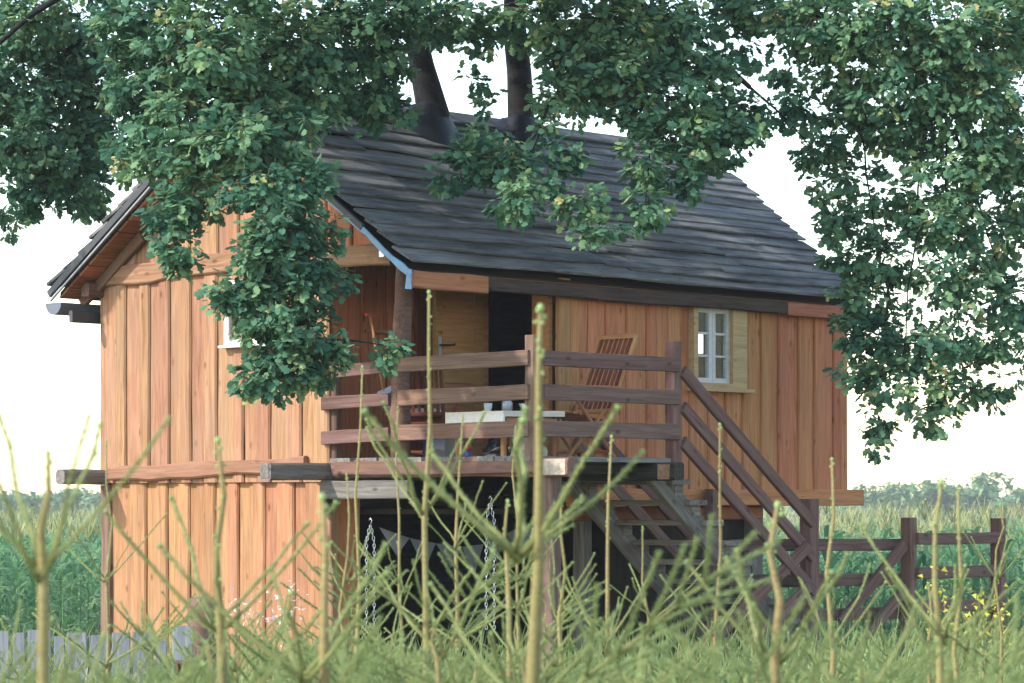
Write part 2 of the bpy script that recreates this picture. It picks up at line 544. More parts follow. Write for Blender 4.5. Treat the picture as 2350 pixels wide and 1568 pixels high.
# lower gable wall
lw = boxes('lower_gable_wall', [((OG + .10, (VL + VR) / 2 - .03, E_ - .85), (.03, VL - VR - .16, 1.95))], M_INNER, HOUSE)
v = VR + .13; i = 0
while v < VL - .2:
    w_ = min(R.uniform(.14, .24), VL - .12 - v)
    if VL - .12 - v - w_ < .1: w_ = VL - .12 - v
    gable_plank(v, v + w_, -1.88, .2, .2, M_PINE_LOW, lw, i, u=OG + .045); v += w_; i += 1
timber('corner_post', h(OG + .06, VL - .06, -1.9), h(OG + .06, VL - .06, .16), .14, .12, M_LOG, lw, up=(-1, 0, 0), segs=4, wob=.01)
timber('corner_post', h(OG + .07, VR + .06, -1.9), h(OG + .07, VR + .06, .12), .13, .11, M_TIE, lw, up=(-1, 0, 0), segs=4, wob=.01)
# tie planks with a live edge
pL, pR = on_u(OG - .05, 247, 632), on_u(OG - .05, 560, 597)
board('tie_plank', h(OG - .012, VL - .05, 2.25), h(OG - .012, 2.2, 2.32), .19, .05, M_TIE, HOUSE, (-1, 0, 0), segs=9, wob=.022, cham=.015)
board('tie_plank', h(OG - .012, 2.16, 2.31), h(OG - .012, .50, 2.27), .19, .055, M_TIE, HOUSE, (-1, 0, 0), segs=6, wob=.010, cham=.015)
boxes('nail_plate', [((OG - .07, .60, E_ + 2.30), (.006, .06, .1))], M_STEEL, HOUSE)
board('sill_plank', h(OG - .012, VL - .18, .27), h(OG - .012, 1.62, .345), .15, .055, M_TIE, HOUSE, (-1, 0, 0), segs=9, wob=.016, cham=.018)

# --- window in the gable, half hidden by leaves
gwin = boxes('gable_window', [((OG - .03, 2.36, E_ + 2.10), (.05, .72, .06)), ((OG - .03, 2.36, E_ + 1.53), (.05, .72, .06)), ((OG - .03, 2.69, E_ + 1.815), (.05, .06, .51)), ((OG - .03, 2.03, E_ + 1.815), (.05, .06, .51)), ((OG - .03, 2.36, E_ + 1.815), (.045, .04, .51))], M_WHITE, HOUSE)
boxes('window_sill', [((OG - .05, 2.36, E_ + 1.49), (.10, .80, .022))], M_PALEW, gwin)
for vv in (2.195, 2.525):
    boxes('pane', [((OG - .03, vv, E_ + 1.815), (.008, .28, .50))], M_GLASS, gwin)
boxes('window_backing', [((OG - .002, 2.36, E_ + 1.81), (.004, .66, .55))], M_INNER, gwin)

# --- front wall with window
WX0, WX1, WZ0, WZ1 = 4.27, 5.16, 1.15, 2.02
fwall = boxes('front_wall', [((US / 2 + WX0 / 2, VF + .05, E_ + 1.03), (WX0 - US, .03, 2.02)), ((WX1 / 2 + UE / 2, VF + .05, E_ + 1.03), (UE - WX1 - .02, .03, 2.02)),
                             ((WX0 / 2 + WX1 / 2, VF + .05, E_ + .58), (WX1 - WX0 - .004, .03, 1.12))], M_INNER, HOUSE)
u = US + .16; i = 0
while u < UE - .02:
    w_ = min(R.uniform(.12, .20), UE - u)
    for edge in (WX0, WX1):
        if u < edge - .05 < u + w_: w_ = edge - u
        elif abs(u + w_ - edge) < .08: w_ = edge - u
    if UE - u - w_ < .1: w_ = UE - u
    um = u + w_ / 2
    dv = 0 if i % 2 else .02
    top = 2.12
    segs_ = [(.06, top)] if not (WX0 - .01 < um < WX1 + .01) else [(.06, WZ0 - .02), (WZ1 + .01, top)]
    for a, b in segs_:
        # up = -v ; x = +w ; y = (-v) x w = -u
        board('plank', h(um, VF + .03 - dv, a), h(um, VF + .03 - dv, b), w_ + (.016 if i % 2 else -.002), .030, M_RED, fwall, (0, -1, 0), segs=6, wob=.006, cham=.014)
    u += w_; i += 1
timber('corner_board', h(US + .07, VF - .01, .05), h(US + .07, VF - .01, 2.14), .17, .05, M_DOOR, fwall, up=(0, -1, 0), cham=.006)
board('bottom_plank', h(US + .12, VF - .012, .035), h(UE + .22, VF - .012, .035), .17, .05, M_RED, HOUSE, (0, -1, 0), segs=8, wob=.006)
# window
win = boxes('window', [((WX0 + .035, VF - .02, E_ + (WZ0 + WZ1) / 2), (.07, .10, WZ1 - WZ0)), ((WX1 - .12, VF - .02, E_ + (WZ0 + WZ1) / 2), (.24, .10, WZ1 - WZ0)),
                       ((WX0 / 2 + WX1 / 2 - .085, VF - .02, E_ + WZ1 - .03), (WX1 - WX0 - .31, .10, .06)), ((WX0 / 2 + WX1 / 2 - .085, VF - .02, E_ + WZ0 + .025), (WX1 - WX0 - .31, .10, .05))], M_WFRAME, HOUSE)
boxes('window_sill', [((WX0 / 2 + WX1 / 2, VF - .06, E_ + WZ0 - .022), (WX1 - WX0 + .1, .15, .036))], M_WFRAME, win)
a0, a1 = WX0 + .07, WX1 - .24
zb, zt = WZ0 + .05, WZ1 - .06
mid = (a0 + a1) / 2
for (l, r) in ((a0, mid - .004), (mid + .004, a1)):
    cs = boxes('casement', [((l + .025, VF, E_ + (zb + zt) / 2), (.05, .05, zt - zb)), ((r - .025, VF, E_ + (zb + zt) / 2), (.05, .05, zt - zb)),
                            (((l + r) / 2, VF, E_ + zb + .025), (r - l - .1, .05, .05)), (((l + r) / 2, VF, E_ + zt - .025), (r - l - .1, .05, .05)),
                            (((l + r) / 2, VF, E_ + zb + (zt - zb) * .36), (r - l - .1, .03, .022)), (((l + r) / 2, VF, E_ + zb + (zt - zb) * .66), (r - l - .1, .03, .022))], M_PALEW, win)
    for f0, f1 in ((.06, .345), (.375, .645), (.675, .94)):
        boxes('pane', [(((l + r) / 2, VF + .002, E_ + zb + (zt - zb) * (f0 + f1) / 2), (r - l - .1, .006, (zt - zb) * (f1 - f0)))], M_GLASS, win)

# --- porch recess: back wall and side wall with door
pb = boxes('porch_back_wall', [((OG / 2 + US / 2, VR + .06, E_ + 1.35), (US - OG, .03, 1.95))], M_INNER, HOUSE)
u = OG + .03; i = 0
while u < US - .02:
    w_ = min(R.uniform(.15, .25), US - u)
    if US - u - w_ < .1: w_ = US - u
    board('plank', h(u + w_ / 2, VR + .04 - (0 if i % 2 else .02), DK), h(u + w_ / 2, VR + .04 - (0 if i % 2 else .02), 2.6), w_ - .004, .028, M_PORCH, pb, (0, -1, 0), segs=4, wob=.007)
    u += w_; i += 1
D0, D1 = .40, 1.075      # door opening along v
ps = boxes('porch_side_wall', [((US + .05, VF + .17, E_ + 1.35), (.06, .2, 1.95)), ((US + .05, 1.22, E_ + 1.35), (.06, .26, 1.95)), ((US + .05, .74, E_ + 2.38), (.06, .70, .2))], M_PORCH, HOUSE)
fr_ = boxes('door_frame', [((US + .003, D0 - .105, E_ + 1.33), (.125, .21, 1.86)), ((US + .005, D1 + .03, E_ + 1.33), (.12, .07, 1.86)), ((US + .005, (D0 + D1) / 2, E_ + 2.29), (.12, D1 - D0 + .13, .07))], M_DOOR, HOUSE)
# open door leaf, standing out from its hinge along the porch back wall
DV = 1.06
xl, xr = US - .73, US - .05
door = boxes('door', [((xl + .05, DV, E_ + 1.34), (.10, .045, 1.84)), ((xr - .06, DV, E_ + 1.34), (.12, .045, 1.84)), (((xl + xr) / 2, DV, E_ + 2.2), (xr - xl - .22, .044, .12)),
                      (((xl + xr) / 2, DV, E_ + .50), (xr - xl - .22, .044, .16)), (((xl + xr) / 2, DV, E_ + 1.2), (xr - xl - .22, .044, .12))], M_DOOR, HOUSE)
for z0, z1 in ((.59, 1.13), (1.27, 2.13)):
    boxes('door_panel', [(((xl + xr) / 2, DV + .004, E_ + (z0 + z1) / 2), (xr - xl - .224, .02, z1 - z0 + .01))], M_DOOR, door)
hp = boxes('escutcheon', [((xl + .05, DV - .027, E_ + 1.45), (.045, .008, .26))], M_STEEL, door)
tube('door_handle', [h(xl + .05, DV - .03, 1.50), h(xl + .05, DV - .075, 1.50), h(xl + .07, DV - .085, 1.50), h(xl + .20, DV - .085, 1.505), h(xl + .21, DV - .075, 1.515)], [.009, .009, .010, .009, .011], M_DARKM, door, n=6)

# --- other walls, floor, inner darkness
GW_V0, GW_V1 = on_u(UE, 1594)[0], on_u(UE, 1614)[0]
gwl, gwh = min(GW_V0, GW_V1) - .02, max(GW_V0, GW_V1) + .02
gz0, gz1 = on_u(UE, 1602, 812)[1], on_u(UE, 1602, 766)[1]
far_w = boxes('far_gable_wall', [((UE, (VF + .1 + gwl) / 2, E_ + 1.1), (.06, gwl - VF - .1, 2.1)), ((UE, (gwh + VB) / 2, E_ + 1.1), (.06, VB - gwh, 2.1)),
                         ((UE, (gwl + gwh) / 2, E_ + (gz0 + .05) / 2), (.06, gwh - gwl, gz0 - .05)), ((UE, (gwl + gwh) / 2, E_ + (gz1 + 2.15) / 2), (.06, gwh - gwl, 2.15 - gz1))], M_INNER, HOUSE)
put('far_gable_triangle', mesh('far_gable_triangle', [h(UE - .03, .1, 2.155), h(UE - .03, VL + .1, 2.155), h(UE - .03, VRID, RID - .16), h(UE + .03, .1, 2.155), h(UE + .03, VL + .1, 2.155), h(UE + .03, VRID, RID - .16)],
         [(0, 1, 2), (3, 5, 4), (0, 3, 4, 1), (1, 4, 5, 2), (2, 5, 3, 0)], M_RED), HOUSE)
boxes('back_wall', [(((OG + UE) / 2, VB - .02, E_ + 1.1), (UE - OG - .14, .06, 2.15))], M_RED, HOUSE)
boxes('floor', [(((OG + UE) / 2 + .06, (VR + VB) / 2 + .03, E_ + .0), (UE - OG - .2, VB - VR - .2, .1)), ((US / 2 + UE / 2 + .08, (VF + VR) / 2 + .06, E_ + .0), (UE - US - .2, VR - VF - .1, .098))], M_INNER, HOUSE)

# --- roof
def prism(name, pts_a, pts_b, mat, par):
    n = len(pts_a)
    f = [tuple(range(n - 1, -1, -1)), tuple(range(n, 2 * n))]
    for k in range(n):
        f.append((k, (k + 1) % n, (k + 1) % n + n, k + n))
    return put(name, mesh(name, list(pts_a) + list(pts_b), f, mat), par)
t0 = .055
roof = prism('roof', [h(.06, .06, EAV - .02 - .03), h(.06, VRID, RID - .06), h(.06, VBK - .05, EAV - .05), h(.06, VBK - .05, EAV - .085), h(.06, VRID, RID - .10), h(.06, .06, EAV - .085)],
             [h(uend(0) - .05, .06, EAV - .05), h(uend(VRID) - .05, VRID, RID - .06), h(uend(VBK) - .05, VBK - .05, EAV - .05), h(uend(VBK) - .05, VBK - .05, EAV - .085), h(uend(VRID) - .05, VRID, RID - .10), h(uend(0) - .05, .06, EAV - .085)], M_INNER, HOUSE)
sl = Vector((0, VRID, RID - EAV)); SLEN = sl.length; sdv = sl.normalized()
nrm = Vector((0, -(RID - EAV), VRID)).normalized()
def slope_pt(u, s, off=0):
    return h(u, 0, EAV) + sdv * s + nrm * off
# roof boards in lapped courses, two runs meeting behind the stems
def courses(u0f, u1f, n, wobs, zone):
    ex = SLEN / n
    for k in range(n):
        s = k * ex + R.uniform(-.02, .02) * (k > 0)
        w_ = ex + R.uniform(.05, .085)
        a, b = u0f(s), u1f(s)
        cuts = [a] + ([a + (b - a) * R.uniform(.25, .75)] if R.random() < .6 else []) + [b]
        for c0, c1 in zip(cuts, cuts[1:]):
            tilt = R.uniform(-.05, .05) * (1 if zone == 0 else .5)
            lift = .014 + R.uniform(0, .012)
            p0 = slope_pt(c0 + R.uniform(-.02, .02) * 1, s + w_ / 2 - .03 + (0 if k == 0 else tilt), lift)
            p1 = slope_pt(c1 - .006, s + w_ / 2 - .03 - (0 if k == 0 else tilt), lift)
            # tip the lower edge up so each course laps the one below
            x = (p1 - p0).normalized()
            up = (nrm + (-sdv) * .13 * -1 * -1).normalized()
            up = (nrm + sdv * .13).normalized()
            M_, L_ = axes(p0, p1, up)
            put('roof_board', board_mesh('roof_board', L_, w_, .024, M_ROOF, segs=max(4, int(L_ / .42)), wob=wobs, bow=.006, cham=.006), roof, M_)
courses(lambda s: R.uniform(-.03, .03), lambda s: 3.75 + R.uniform(0, .35), 13, .026, 0)
courses(lambda s: 3.1 + R.uniform(0, .4), lambda s: uend(s / SLEN * VRID) + R.uniform(-.04, .03), 18, .015, 1)
# back slope covering, seen only along its edge
bs = Vector((0, VRID - VBK, RID - EAV)); BL = bs.length; bsd = bs.normalized(); bn = Vector((0, RID - EAV, VBK - VRID)).normalized()
for k in range(12):
    s = k * BL / 12 + BL / 24
    p0, p1 = h(R.uniform(-.03, .05), VBK, EAV) + bsd * s + bn * .02, h(uend(VBK) + .2, VBK, EAV) + bsd * s + bn * .02
    M_, L_ = axes(p0, p1, (bn + bsd * .13))
    put('roof_board', board_mesh('roof_board', L_, BL / 12 + .07, .03, M_ROOF, segs=5, wob=.01, cham=.006), roof, M_)
board('ridge_board', h(-.04, VRID - .06, RID + .035), h(uend(VRID) + .02, VRID - .06, RID + .035), .2, .025, M_ROOF, roof, nrm, segs=9, wob=.012)
# sheathing seen from below at the gable overhang
for k in range(17):
    s = (k + .5) * BL / 17
    p0, p1 = h(.02, VBK - .03, EAV - .03) + bsd * s - bn * .085, h(1.6, VBK - .03, EAV - .03) + bsd * s - bn * .085
    board('soffit_board', p0, p1, BL / 17 - .012 + R.uniform(-.004, .004), .024, M_SOFFIT, roof, -bn, segs=2, wob=.003)
for k in range(16):
    s = (k + .5) * SLEN / 16
    p0, p1 = slope_pt(.02, s, -.085), slope_pt(1.6 if k > 4 else uend(0) - .1, s, -.085)
    board('soffit_board', p0, p1, SLEN / 16 - .012, .024, M_SOFFIT, roof, -nrm, segs=2, wob=.003)
# rake edges
board('rake_board', h(-.012, VBK + .02, EAV - .07), h(-.012, VRID + .02, RID - .07), .075, .03, M_RAKE, roof, (-1, 0, 0), segs=6, wob=.004)
board('rake_edge', h(-.016, VBK + .0, EAV - .135), h(-.016, VRID + .02, RID - .135), .022, .018, M_RAKE2, roof, (-1, 0, 0), segs=4)
board('rake_board', h(-.012, .55, roof_w(.55) - .055), h(-.012, VRID, RID - .055), .06, .03, M_RAKE, roof, (-1, 0, 0), segs=6, wob=.004)
board('blue_foil_strip', h(-.012, -.045, EAV - .115), h(-.012, 1.05, roof_w(1.05) - .075), .055, .02, M_BLUE, roof, (-1, 0, 0), segs=10, wob=.014, cham=.004)
board('blue_foil_strip', h(-.018, -.04, EAV - .06), h(-.018, -.02, EAV - .24), .06, .012, M_BLUE, roof, (-1, 0, 0), segs=3, wob=.012, cham=.003)
# rafters and plates
for vv0, sgn in ((VBK - .12, 1),):
    pa, pb_ = h(OG - .06, VBK - .06, EAV - .05) - bn * .12, h(OG - .06, VBK - .06, EAV - .05) + bsd * 1.1 - bn * .12
    timber('rafter', pa, pb_, .07, .11, M_LOG, roof, up=bn)
pa = slope_pt(OG - .06, .10, -.155); pb_ = slope_pt(OG - .06, 2.9, -.155)
timber('rafter', pa, pb_, .07, .11, M_LOG, roof, up=nrm)
tb = timber('plate_beam', h(OG - .01, VL - .02, 2.27), h(OG - .01, VL + .30, 2.27), .12, .13, M_LOG, HOUSE, up=(0, 0, 1))
boxes('cut_end', [((OG - .01, VL + .301, E_ + 2.27), (.105, .01, .115))], M_CUT_LIT, tb)
timber('wall_plate', h(OG - .2, VL + .0, 2.12), h(UE, VL + .0, 2.12), .12, .14, M_LOG, HOUSE)
# eave fascia: three lengths, the middle one blackened
fv = .03
c1, c2 = on_v(fv, 1112)[0], on_v(fv, 1800)[0]
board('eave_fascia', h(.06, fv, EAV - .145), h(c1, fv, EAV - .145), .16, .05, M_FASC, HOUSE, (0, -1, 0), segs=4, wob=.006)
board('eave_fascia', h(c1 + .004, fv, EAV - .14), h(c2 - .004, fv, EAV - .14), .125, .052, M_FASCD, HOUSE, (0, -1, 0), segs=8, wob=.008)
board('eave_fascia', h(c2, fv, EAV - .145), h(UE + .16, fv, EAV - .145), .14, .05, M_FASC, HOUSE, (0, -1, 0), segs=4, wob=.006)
# gutter along the back eave, its rounded end showing
gpa, gfa = [], []
for i_, uu in enumerate((-.04, uend(VBK))):
    for k in range(9):
        a = math.pi + math.pi * k / 8
        gpa.append(h(uu, VBK - .06 + .12 * math.cos(a), EAV - .16 + .12 * math.sin(a)))
for k in range(8):
    gfa.append((k, k + 1, k + 10, k + 9))
gfa.append(tuple(range(9)))
gut = put('gutter', mesh('gutter', gpa, gfa, M_GUTTER, smooth=False), HOUSE)
timber('gutter_board', h(0.02, VBK - .26, EAV - .30), h(uend(VBK), VBK - .26, EAV - .30), .05, .12, M_RAKE, HOUSE)
# collars of dark tarp where the stems leave the roof
TR = [(on_v(2.15, 985)[0], 2.15, .17), (on_v(2.15, 1195)[0], 2.15, .19)]
for (tu, tv, tr_) in TR:
    cv, cf = [], []
    for j, (rr, dz) in enumerate(((tr_ + .20, -.01), (tr_ + .13, .04), (tr_ + .06, .09), (tr_ + .01, .13))):
        for k in range(14):
            a = 2 * math.pi * k / 14
            r_ = rr * (1 + R.uniform(-.12, .12))
            pu, pv = tu + r_ * math.cos(a), tv + r_ * math.sin(a) * .85
            cv.append(h(pu, pv, roof_w(min(pv, VBK)) * (1 - j / 3) + (roof_w(tv) + .1) * (j / 3) + dz + R.uniform(-.015, .015) + .06))
    for j in range(3):
        for k in range(14):
            p, q = j * 14 + k, j * 14 + (k + 1) % 14
            cf.append((p, q, q + 14, p + 14))
    put('stem_collar', mesh('stem_collar', cv, cf, M_TARP, smooth=True), roof)

# --- deck
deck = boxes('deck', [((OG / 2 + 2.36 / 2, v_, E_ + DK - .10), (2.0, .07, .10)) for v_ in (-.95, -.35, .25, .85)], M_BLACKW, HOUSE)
v = VD; i = 0
while v < VR - .01:
    w_ = min(R.uniform(.15, .22), VR - v)
    if VR - v - w_ < .08: w_ = VR - v
    board('deck_board', h(OG - .03 + R.uniform(-.05, .03), v + w_ / 2, DK - .045), h(2.42 + R.uniform(-.03, .04), v + w_ / 2, DK - .045), w_ - .012, .045, M_GREY, deck, (0, 0, 1), segs=3, wob=.003)
    v += w_; i += 1
# beams running out under the deck, sunlit left sides put in as paler plates
b1 = timber('deck_beam', h(OG + .03, VR - .05, .30), h(OG + .03, -1.62, .30), .15, .165, M_LOG, HOUSE, segs=5, wob=.006, cham=.025)
boxes('sunlit_face_plate', [((OG - .048, -1.47, E_ + .30), (.006, .26, .14))], M_CUT_LIT, b1)  # pale plate paints the sunlit left side of the beam end
board('deck_fascia', h(OG - .055, 1.2, .305), h(OG - .055, -1.28, .305), .12, .02, M_LOG, HOUSE, (-1, 0, 0), segs=5, wob=.008)
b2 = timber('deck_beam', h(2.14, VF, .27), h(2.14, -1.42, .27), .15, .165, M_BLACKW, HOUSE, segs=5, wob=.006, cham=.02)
boxes('sunlit_face_plate', [((2.062, -1.30, E_ + .27), (.006, .14, .14))], M_TIE, b2)  # orange plate puts sunlight on the dark beam's left side
timber('ledger_beam', h(OG - .06, VR + .02, .11), h(OG - .06, .25, .10), .09, .17, M_GREY, HOUSE, segs=4, wob=.008)
j1 = timber('floor_joist', h(-.46, VR + .04, .275), h(2.0, VR + .04, .275), .14, .16, M_STAIR, HOUSE, segs=5, wob=.008, cham=.02)
boxes('cut_end', [((-.462, VR + .04, E_ + .275), (.008, .11, .13))], M_GREY, j1)
j2 = timber('floor_joist', h(-.20, VL - .03, .24), h(1.2, VL - .03, .24), .13, .15, M_STAIR, HOUSE, segs=5, wob=.006, cham=.03)
timber('bracket', h(OG - .02, VR + .02, .17), h(OG - .02, VR + .02, -.12), .09, .09, M_BLACKW, HOUSE, up=(-1, 0, 0))
timber('deck_post', h(OG + .1, -1.30, -1.9), h(OG + .1, -1.30, .21), .16, .15, M_BROWN, HOUSE, up=(-1, 0, 0), segs=5, wob=.008)

# --- railing
rail = holder('railing', HOUSE)
RT = [(1.335, .135), (1.035, .14), (.715, .145)]      # tops of the three rails, and their height
for k, (tp_, hh) in enumerate(RT):
    dd = -.03 if k == 0 else 0
    board('rail', h(OG - .03, VR + .05, tp_ - hh / 2 - .05 + dd * .5), h(OG - .03, .52, tp_ - hh / 2 - .03), hh - .02, .04, M_BROWN, rail, (-1, 0, 0), segs=3, wob=.004)
    board('rail', h(OG - .03, .40, tp_ - hh / 2 - .02), h(OG - .03, VD + .02, tp_ - hh / 2), hh, .04, M_LOG, rail, (-1, 0, 0), segs=4, wob=.005)
    board('rail', h(OG + .08, VD - .02, tp_ - hh / 2), h(2.36, VD - .02, tp_ - hh / 2), hh, .04, M_BROWN, rail, (0, -1, 0), segs=4, wob=.004)
timber('rail_post', h(OG + .06, VR - .02, DK), h(OG + .06, VR - .02, 1.36), .09, .10, M_BROWN, rail, up=(-1, 0, 0))
timber('rail_post', h(OG + .02, VD + .03, DK - .05), h(OG + .02, VD + .03, 1.47), .115, .12, M_LOG, rail, up=(-1, 0, 0), segs=4)
timber('rail_post', h(2.37, VD + .03, DK - .05), h(2.37, VD + .03, 1.49), .12, .12, M_BROWN, rail, up=(-1, 0, 0), segs=4)
# round log that carries the eave
lp = []; lr = []
for k in range(11):
    t = k / 10
    lp.append(h(OG + .03 + .012 * math.sin(3.1 * t), .455 - .03 * t + .02 * math.sin(5 * t), DK + (2.42 - DK) * t)); lr.append(.098 - .022 * t + R.uniform(-.006, .006))
tube('eave_post', lp, lr, M_LOG, HOUSE, n=10, wob=.05)

# --- stairs going down along the front wall
st = holder('staircase', HOUSE)
SLOPE = .735
S0 = 2.30
def stair_w(u): return .22 - (u - S0) * SLOPE
for vv in (.03, -1.02):
    timber('stringer', h(S0 - .12, vv, stair_w(S0 - .12)), h(5.15, vv, stair_w(5.15)), .07, .21, M_STAIR, st, segs=5, wob=.004)
nst = 11
for k in range(1, nst + 1):
    w_ = DK - .195 * k
    u_ = S0 + .02 + (.195 * k) / SLOPE - .03
    board('tread', h(u_, .07, w_ - .05), h(u_, -1.12, w_ - .05), .27, .05, M_STAIR, st, (0, 0, 1), segs=2, wob=.003)
    if k < nst:
        for vv in (.03, -1.02):
            boxes('riser_block', [((u_ + .04, vv, E_ + w_ - .10), (.13, .085, .10))], M_STAIR, st)
NB = 4.50
for k, (off, uu0) in enumerate(((0, 2.43), (-.33, 2.43), (-.66, 2.43))):
    w0 = 1.27 + off
    u1 = NB + (.0 if k < 2 else .02)
    board('handrail', h(uu0, VD - .02, w0 - .06), h(u1, VD - .02, w0 - .06 - (u1 - uu0) * .69), .115, .045, M_BROWN, st, (0, -1, 0), segs=4, wob=.004)
    if k < 2:
        board('handrail', h(uu0, .10, w0 - .38), h(u1 - .2, .10, w0 - .38 - (u1 - .2 - uu0) * .69), .115, .04, M_BROWN, st, (0, -1, 0), segs=4, wob=.004)
timber('newel_post', h(NB + .04, VD + .03, -1.9), h(NB + .04, VD + .03, .02), .15, .14, M_BROWN, st, up=(-1, 0, 0), segs=5, wob=.006)
timber('newel_post', h(NB - .05, -.02, -1.9), h(NB - .05, -.02, .12), .11, .11, M_BROWN, st, up=(-1, 0, 0), segs=4, wob=.006)

# --- ground floor: room whose deep shade is put into near-black boards
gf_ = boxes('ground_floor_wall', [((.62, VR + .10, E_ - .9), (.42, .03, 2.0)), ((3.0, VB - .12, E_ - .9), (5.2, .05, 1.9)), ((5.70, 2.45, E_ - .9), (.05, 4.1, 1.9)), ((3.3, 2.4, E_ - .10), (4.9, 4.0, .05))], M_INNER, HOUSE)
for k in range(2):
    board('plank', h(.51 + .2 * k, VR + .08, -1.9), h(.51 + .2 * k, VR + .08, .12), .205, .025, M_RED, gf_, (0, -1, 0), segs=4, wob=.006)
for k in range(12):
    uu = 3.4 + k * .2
    board('plank', h(uu, .45, -1.9), h(uu, .45, -.12), .205, .025, M_INNER, gf_, (0, -1, 0), segs=3, wob=.006)  # near-black planks stand in for the shade under the house
timber('cross_beam', h(2.3, VF + .2, -.12), h(5.7, VF + .2, -.12), .1, .14, M_PORCH, HOUSE)
for uu in (2.9, 5.66):
    timber('stilt', h(uu, VF + .25, -1.9), h(uu, VF + .25, -.05), .14, .14, M_STAIR, HOUSE, up=(-1, 0, 0))
for vv in (1.2, 3.0, 4.4):
    timber('stilt', h(UE - .25, vv, -2.1), h(UE - .25, vv, -.05), .15, .15, M_STAIR, HOUSE, up=(-1, 0, 0))

# ------------------------------------------------------------------ things on the porch
def hw(u, v, w):
    p = A + UX * u + VX * v
    return Vector((p.x, p.y, w + E_))

def slat_chair(name, label, u, v, rz, mat, back=.86, tilt=.34, scale=1.0, cushion=None):
    t = thing(name, label, 'chair', hw(u, v, DK), UV_ANG + rz, 'wooden chairs on the porch')
    s = scale
    fx = -1  # faces -x
    # back frame, leaning
    def bp(y, z): return Vector(((.24 + math.sin(tilt) * (z - .36)) * s, y * s, z * s))
    for sy in (-.25, .25):
        timber('back_stile', bp(sy, .30), bp(sy, .36 + back * math.cos(tilt)), .035 * s, .045 * s, mat, t, up=(1, 0, 0), segs=2, wob=0)
    top = .36 + back * math.cos(tilt)
    timber('back_rail', bp(-.27, top), bp(.27, top), .03 * s, .06 * s, mat, t, segs=1, wob=0)
    timber('back_rail', bp(-.235, .44), bp(.235, .44), .025 * s, .045 * s, mat, t, segs=1, wob=0)
    for k in range(7):
        y = -.195 + k * .065
        board('back_slat', bp(y, .45), bp(y, top - .02), .034 * s, .014 * s, M_CHAIR2 if mat is M_CHAIR else mat, t, (-1, 0, 0), segs=1, cham=.003)  # orange chair's slats are darker: their shade is put into the colour
    for k in range(7):
        x = -.26 + k * .075
        board('seat_slat', (x * s, -.24 * s, (.42 - .012 * k) * s), (x * s, .24 * s, (.42 - .012 * k) * s), .055 * s, .018 * s, mat, t, (0, 0, 1), segs=1, cham=.003)
    for sy in (-.26, .26):
        timber('leg', (-.30 * s, sy * s, .66 * s), (.30 * s, sy * s, 0), .03 * s, .04 * s, mat, t, up=(0, 1, 0), segs=2, wob=0)
        timber('leg', (.20 * s, sy * .88 * s, .44 * s), (-.28 * s, sy * .88 * s, 0), .03 * s, .04 * s, mat, t, up=(0, 1, 0), segs=2, wob=0)
        board('armrest', (-.34 * s, sy * s, .65 * s), (.33 * s, sy * s, .65 * s), .055 * s, .022 * s, mat, t, (0, 0, 1), segs=2)
    timber('stretcher', (.26 * s, -.25 * s, .06 * s), (.26 * s, .25 * s, .06 * s), .025 * s, .03 * s, mat, t, segs=1, wob=0)
    timber('stretcher', (-.25 * s, -.21 * s, .05 * s), (-.25 * s, .21 * s, .05 * s), .025 * s, .03 * s, mat, t, segs=1, wob=0)
    if cushion:
        v_, f_ = [], []
        n = 6
        for a in range(n + 1):
            for b in range(n + 1):
                x, y = -.27 + .5 * a / n, -.23 + .46 * b / n
                e = (1 - (2 * a / n - 1) ** 4) * (1 - (2 * b / n - 1) ** 4)
                v_.append((x * s, y * s, (.44 + .07 * e) * s))
        for a in range(n):
            for b in range(n):
                k = a * (n + 1) + b
                f_.append((k, k + n + 1, k + n + 2, k + 1))
        put('cushion', mesh('cushion', v_, f_, cushion, smooth=True), t)
    return t

cu = on_v(-.35, 1345)[0]
slat_chair('deck_chair', 'orange wooden slatted armchair leaning back on the porch beside the window wall', cu - .38, -.50, -.12, M_CHAIR, back=.88, tilt=.46)
slat_chair('garden_chair', 'red-brown wooden chair with pale cushion behind the left porch rails', OG + .55, .62, math.pi + .5, M_CHAIR2, back=.62, tilt=.25, scale=.92, cushion=M_CUSH)
# strap hanging on the chair back
# white table
tbl = thing('porch_table', 'low white board table in the middle of the porch', 'table', hw(OG + .50, -.40, DK), UV_ANG - .12, None)
board('table_top', (-.34, 0, .36), (.40, 0, .37), .78, .05, M_WHITE, tbl, (0, 0, 1), segs=2, cham=.006)
boxes('side_board', [((-.352, 0, .335), (.02, .80, .15))], M_WHITE, tbl)
boxes('apron', [((.38, 0, .315), (.02, .70, .07)), ((.03, -.34, .32), (.62, .02, .06))], M_CHAIR, tbl)
for sx in (-.28, .33):
    for sy in (-.31, .31):
        timber('leg', (sx, sy, 0), (sx, sy, .35), .05, .05, M_CHAIR, tbl, up=(1, 0, 0), segs=1, wob=0)
def lathe(name, prof, mat, parent, n=12, M=None):
    v_, f_ = [], []
    for r_, z_ in prof:
        for k in range(n):
            a = 2 * math.pi * k / n
            v_.append((r_ * math.cos(a), r_ * math.sin(a), z_))
    for i_ in range(len(prof) - 1):
        for k in range(n):
            p, q = i_ * n + k, i_ * n + (k + 1) % n
            f_.append((p, q, q + n, p + n))
    f_.append(tuple(range(n - 1, -1, -1)))
    f_.append(tuple(range((len(prof) - 1) * n, len(prof) * n)))
    return put(name, mesh(name, v_, f_, mat, smooth=True), parent, M)
TT = DK + .42
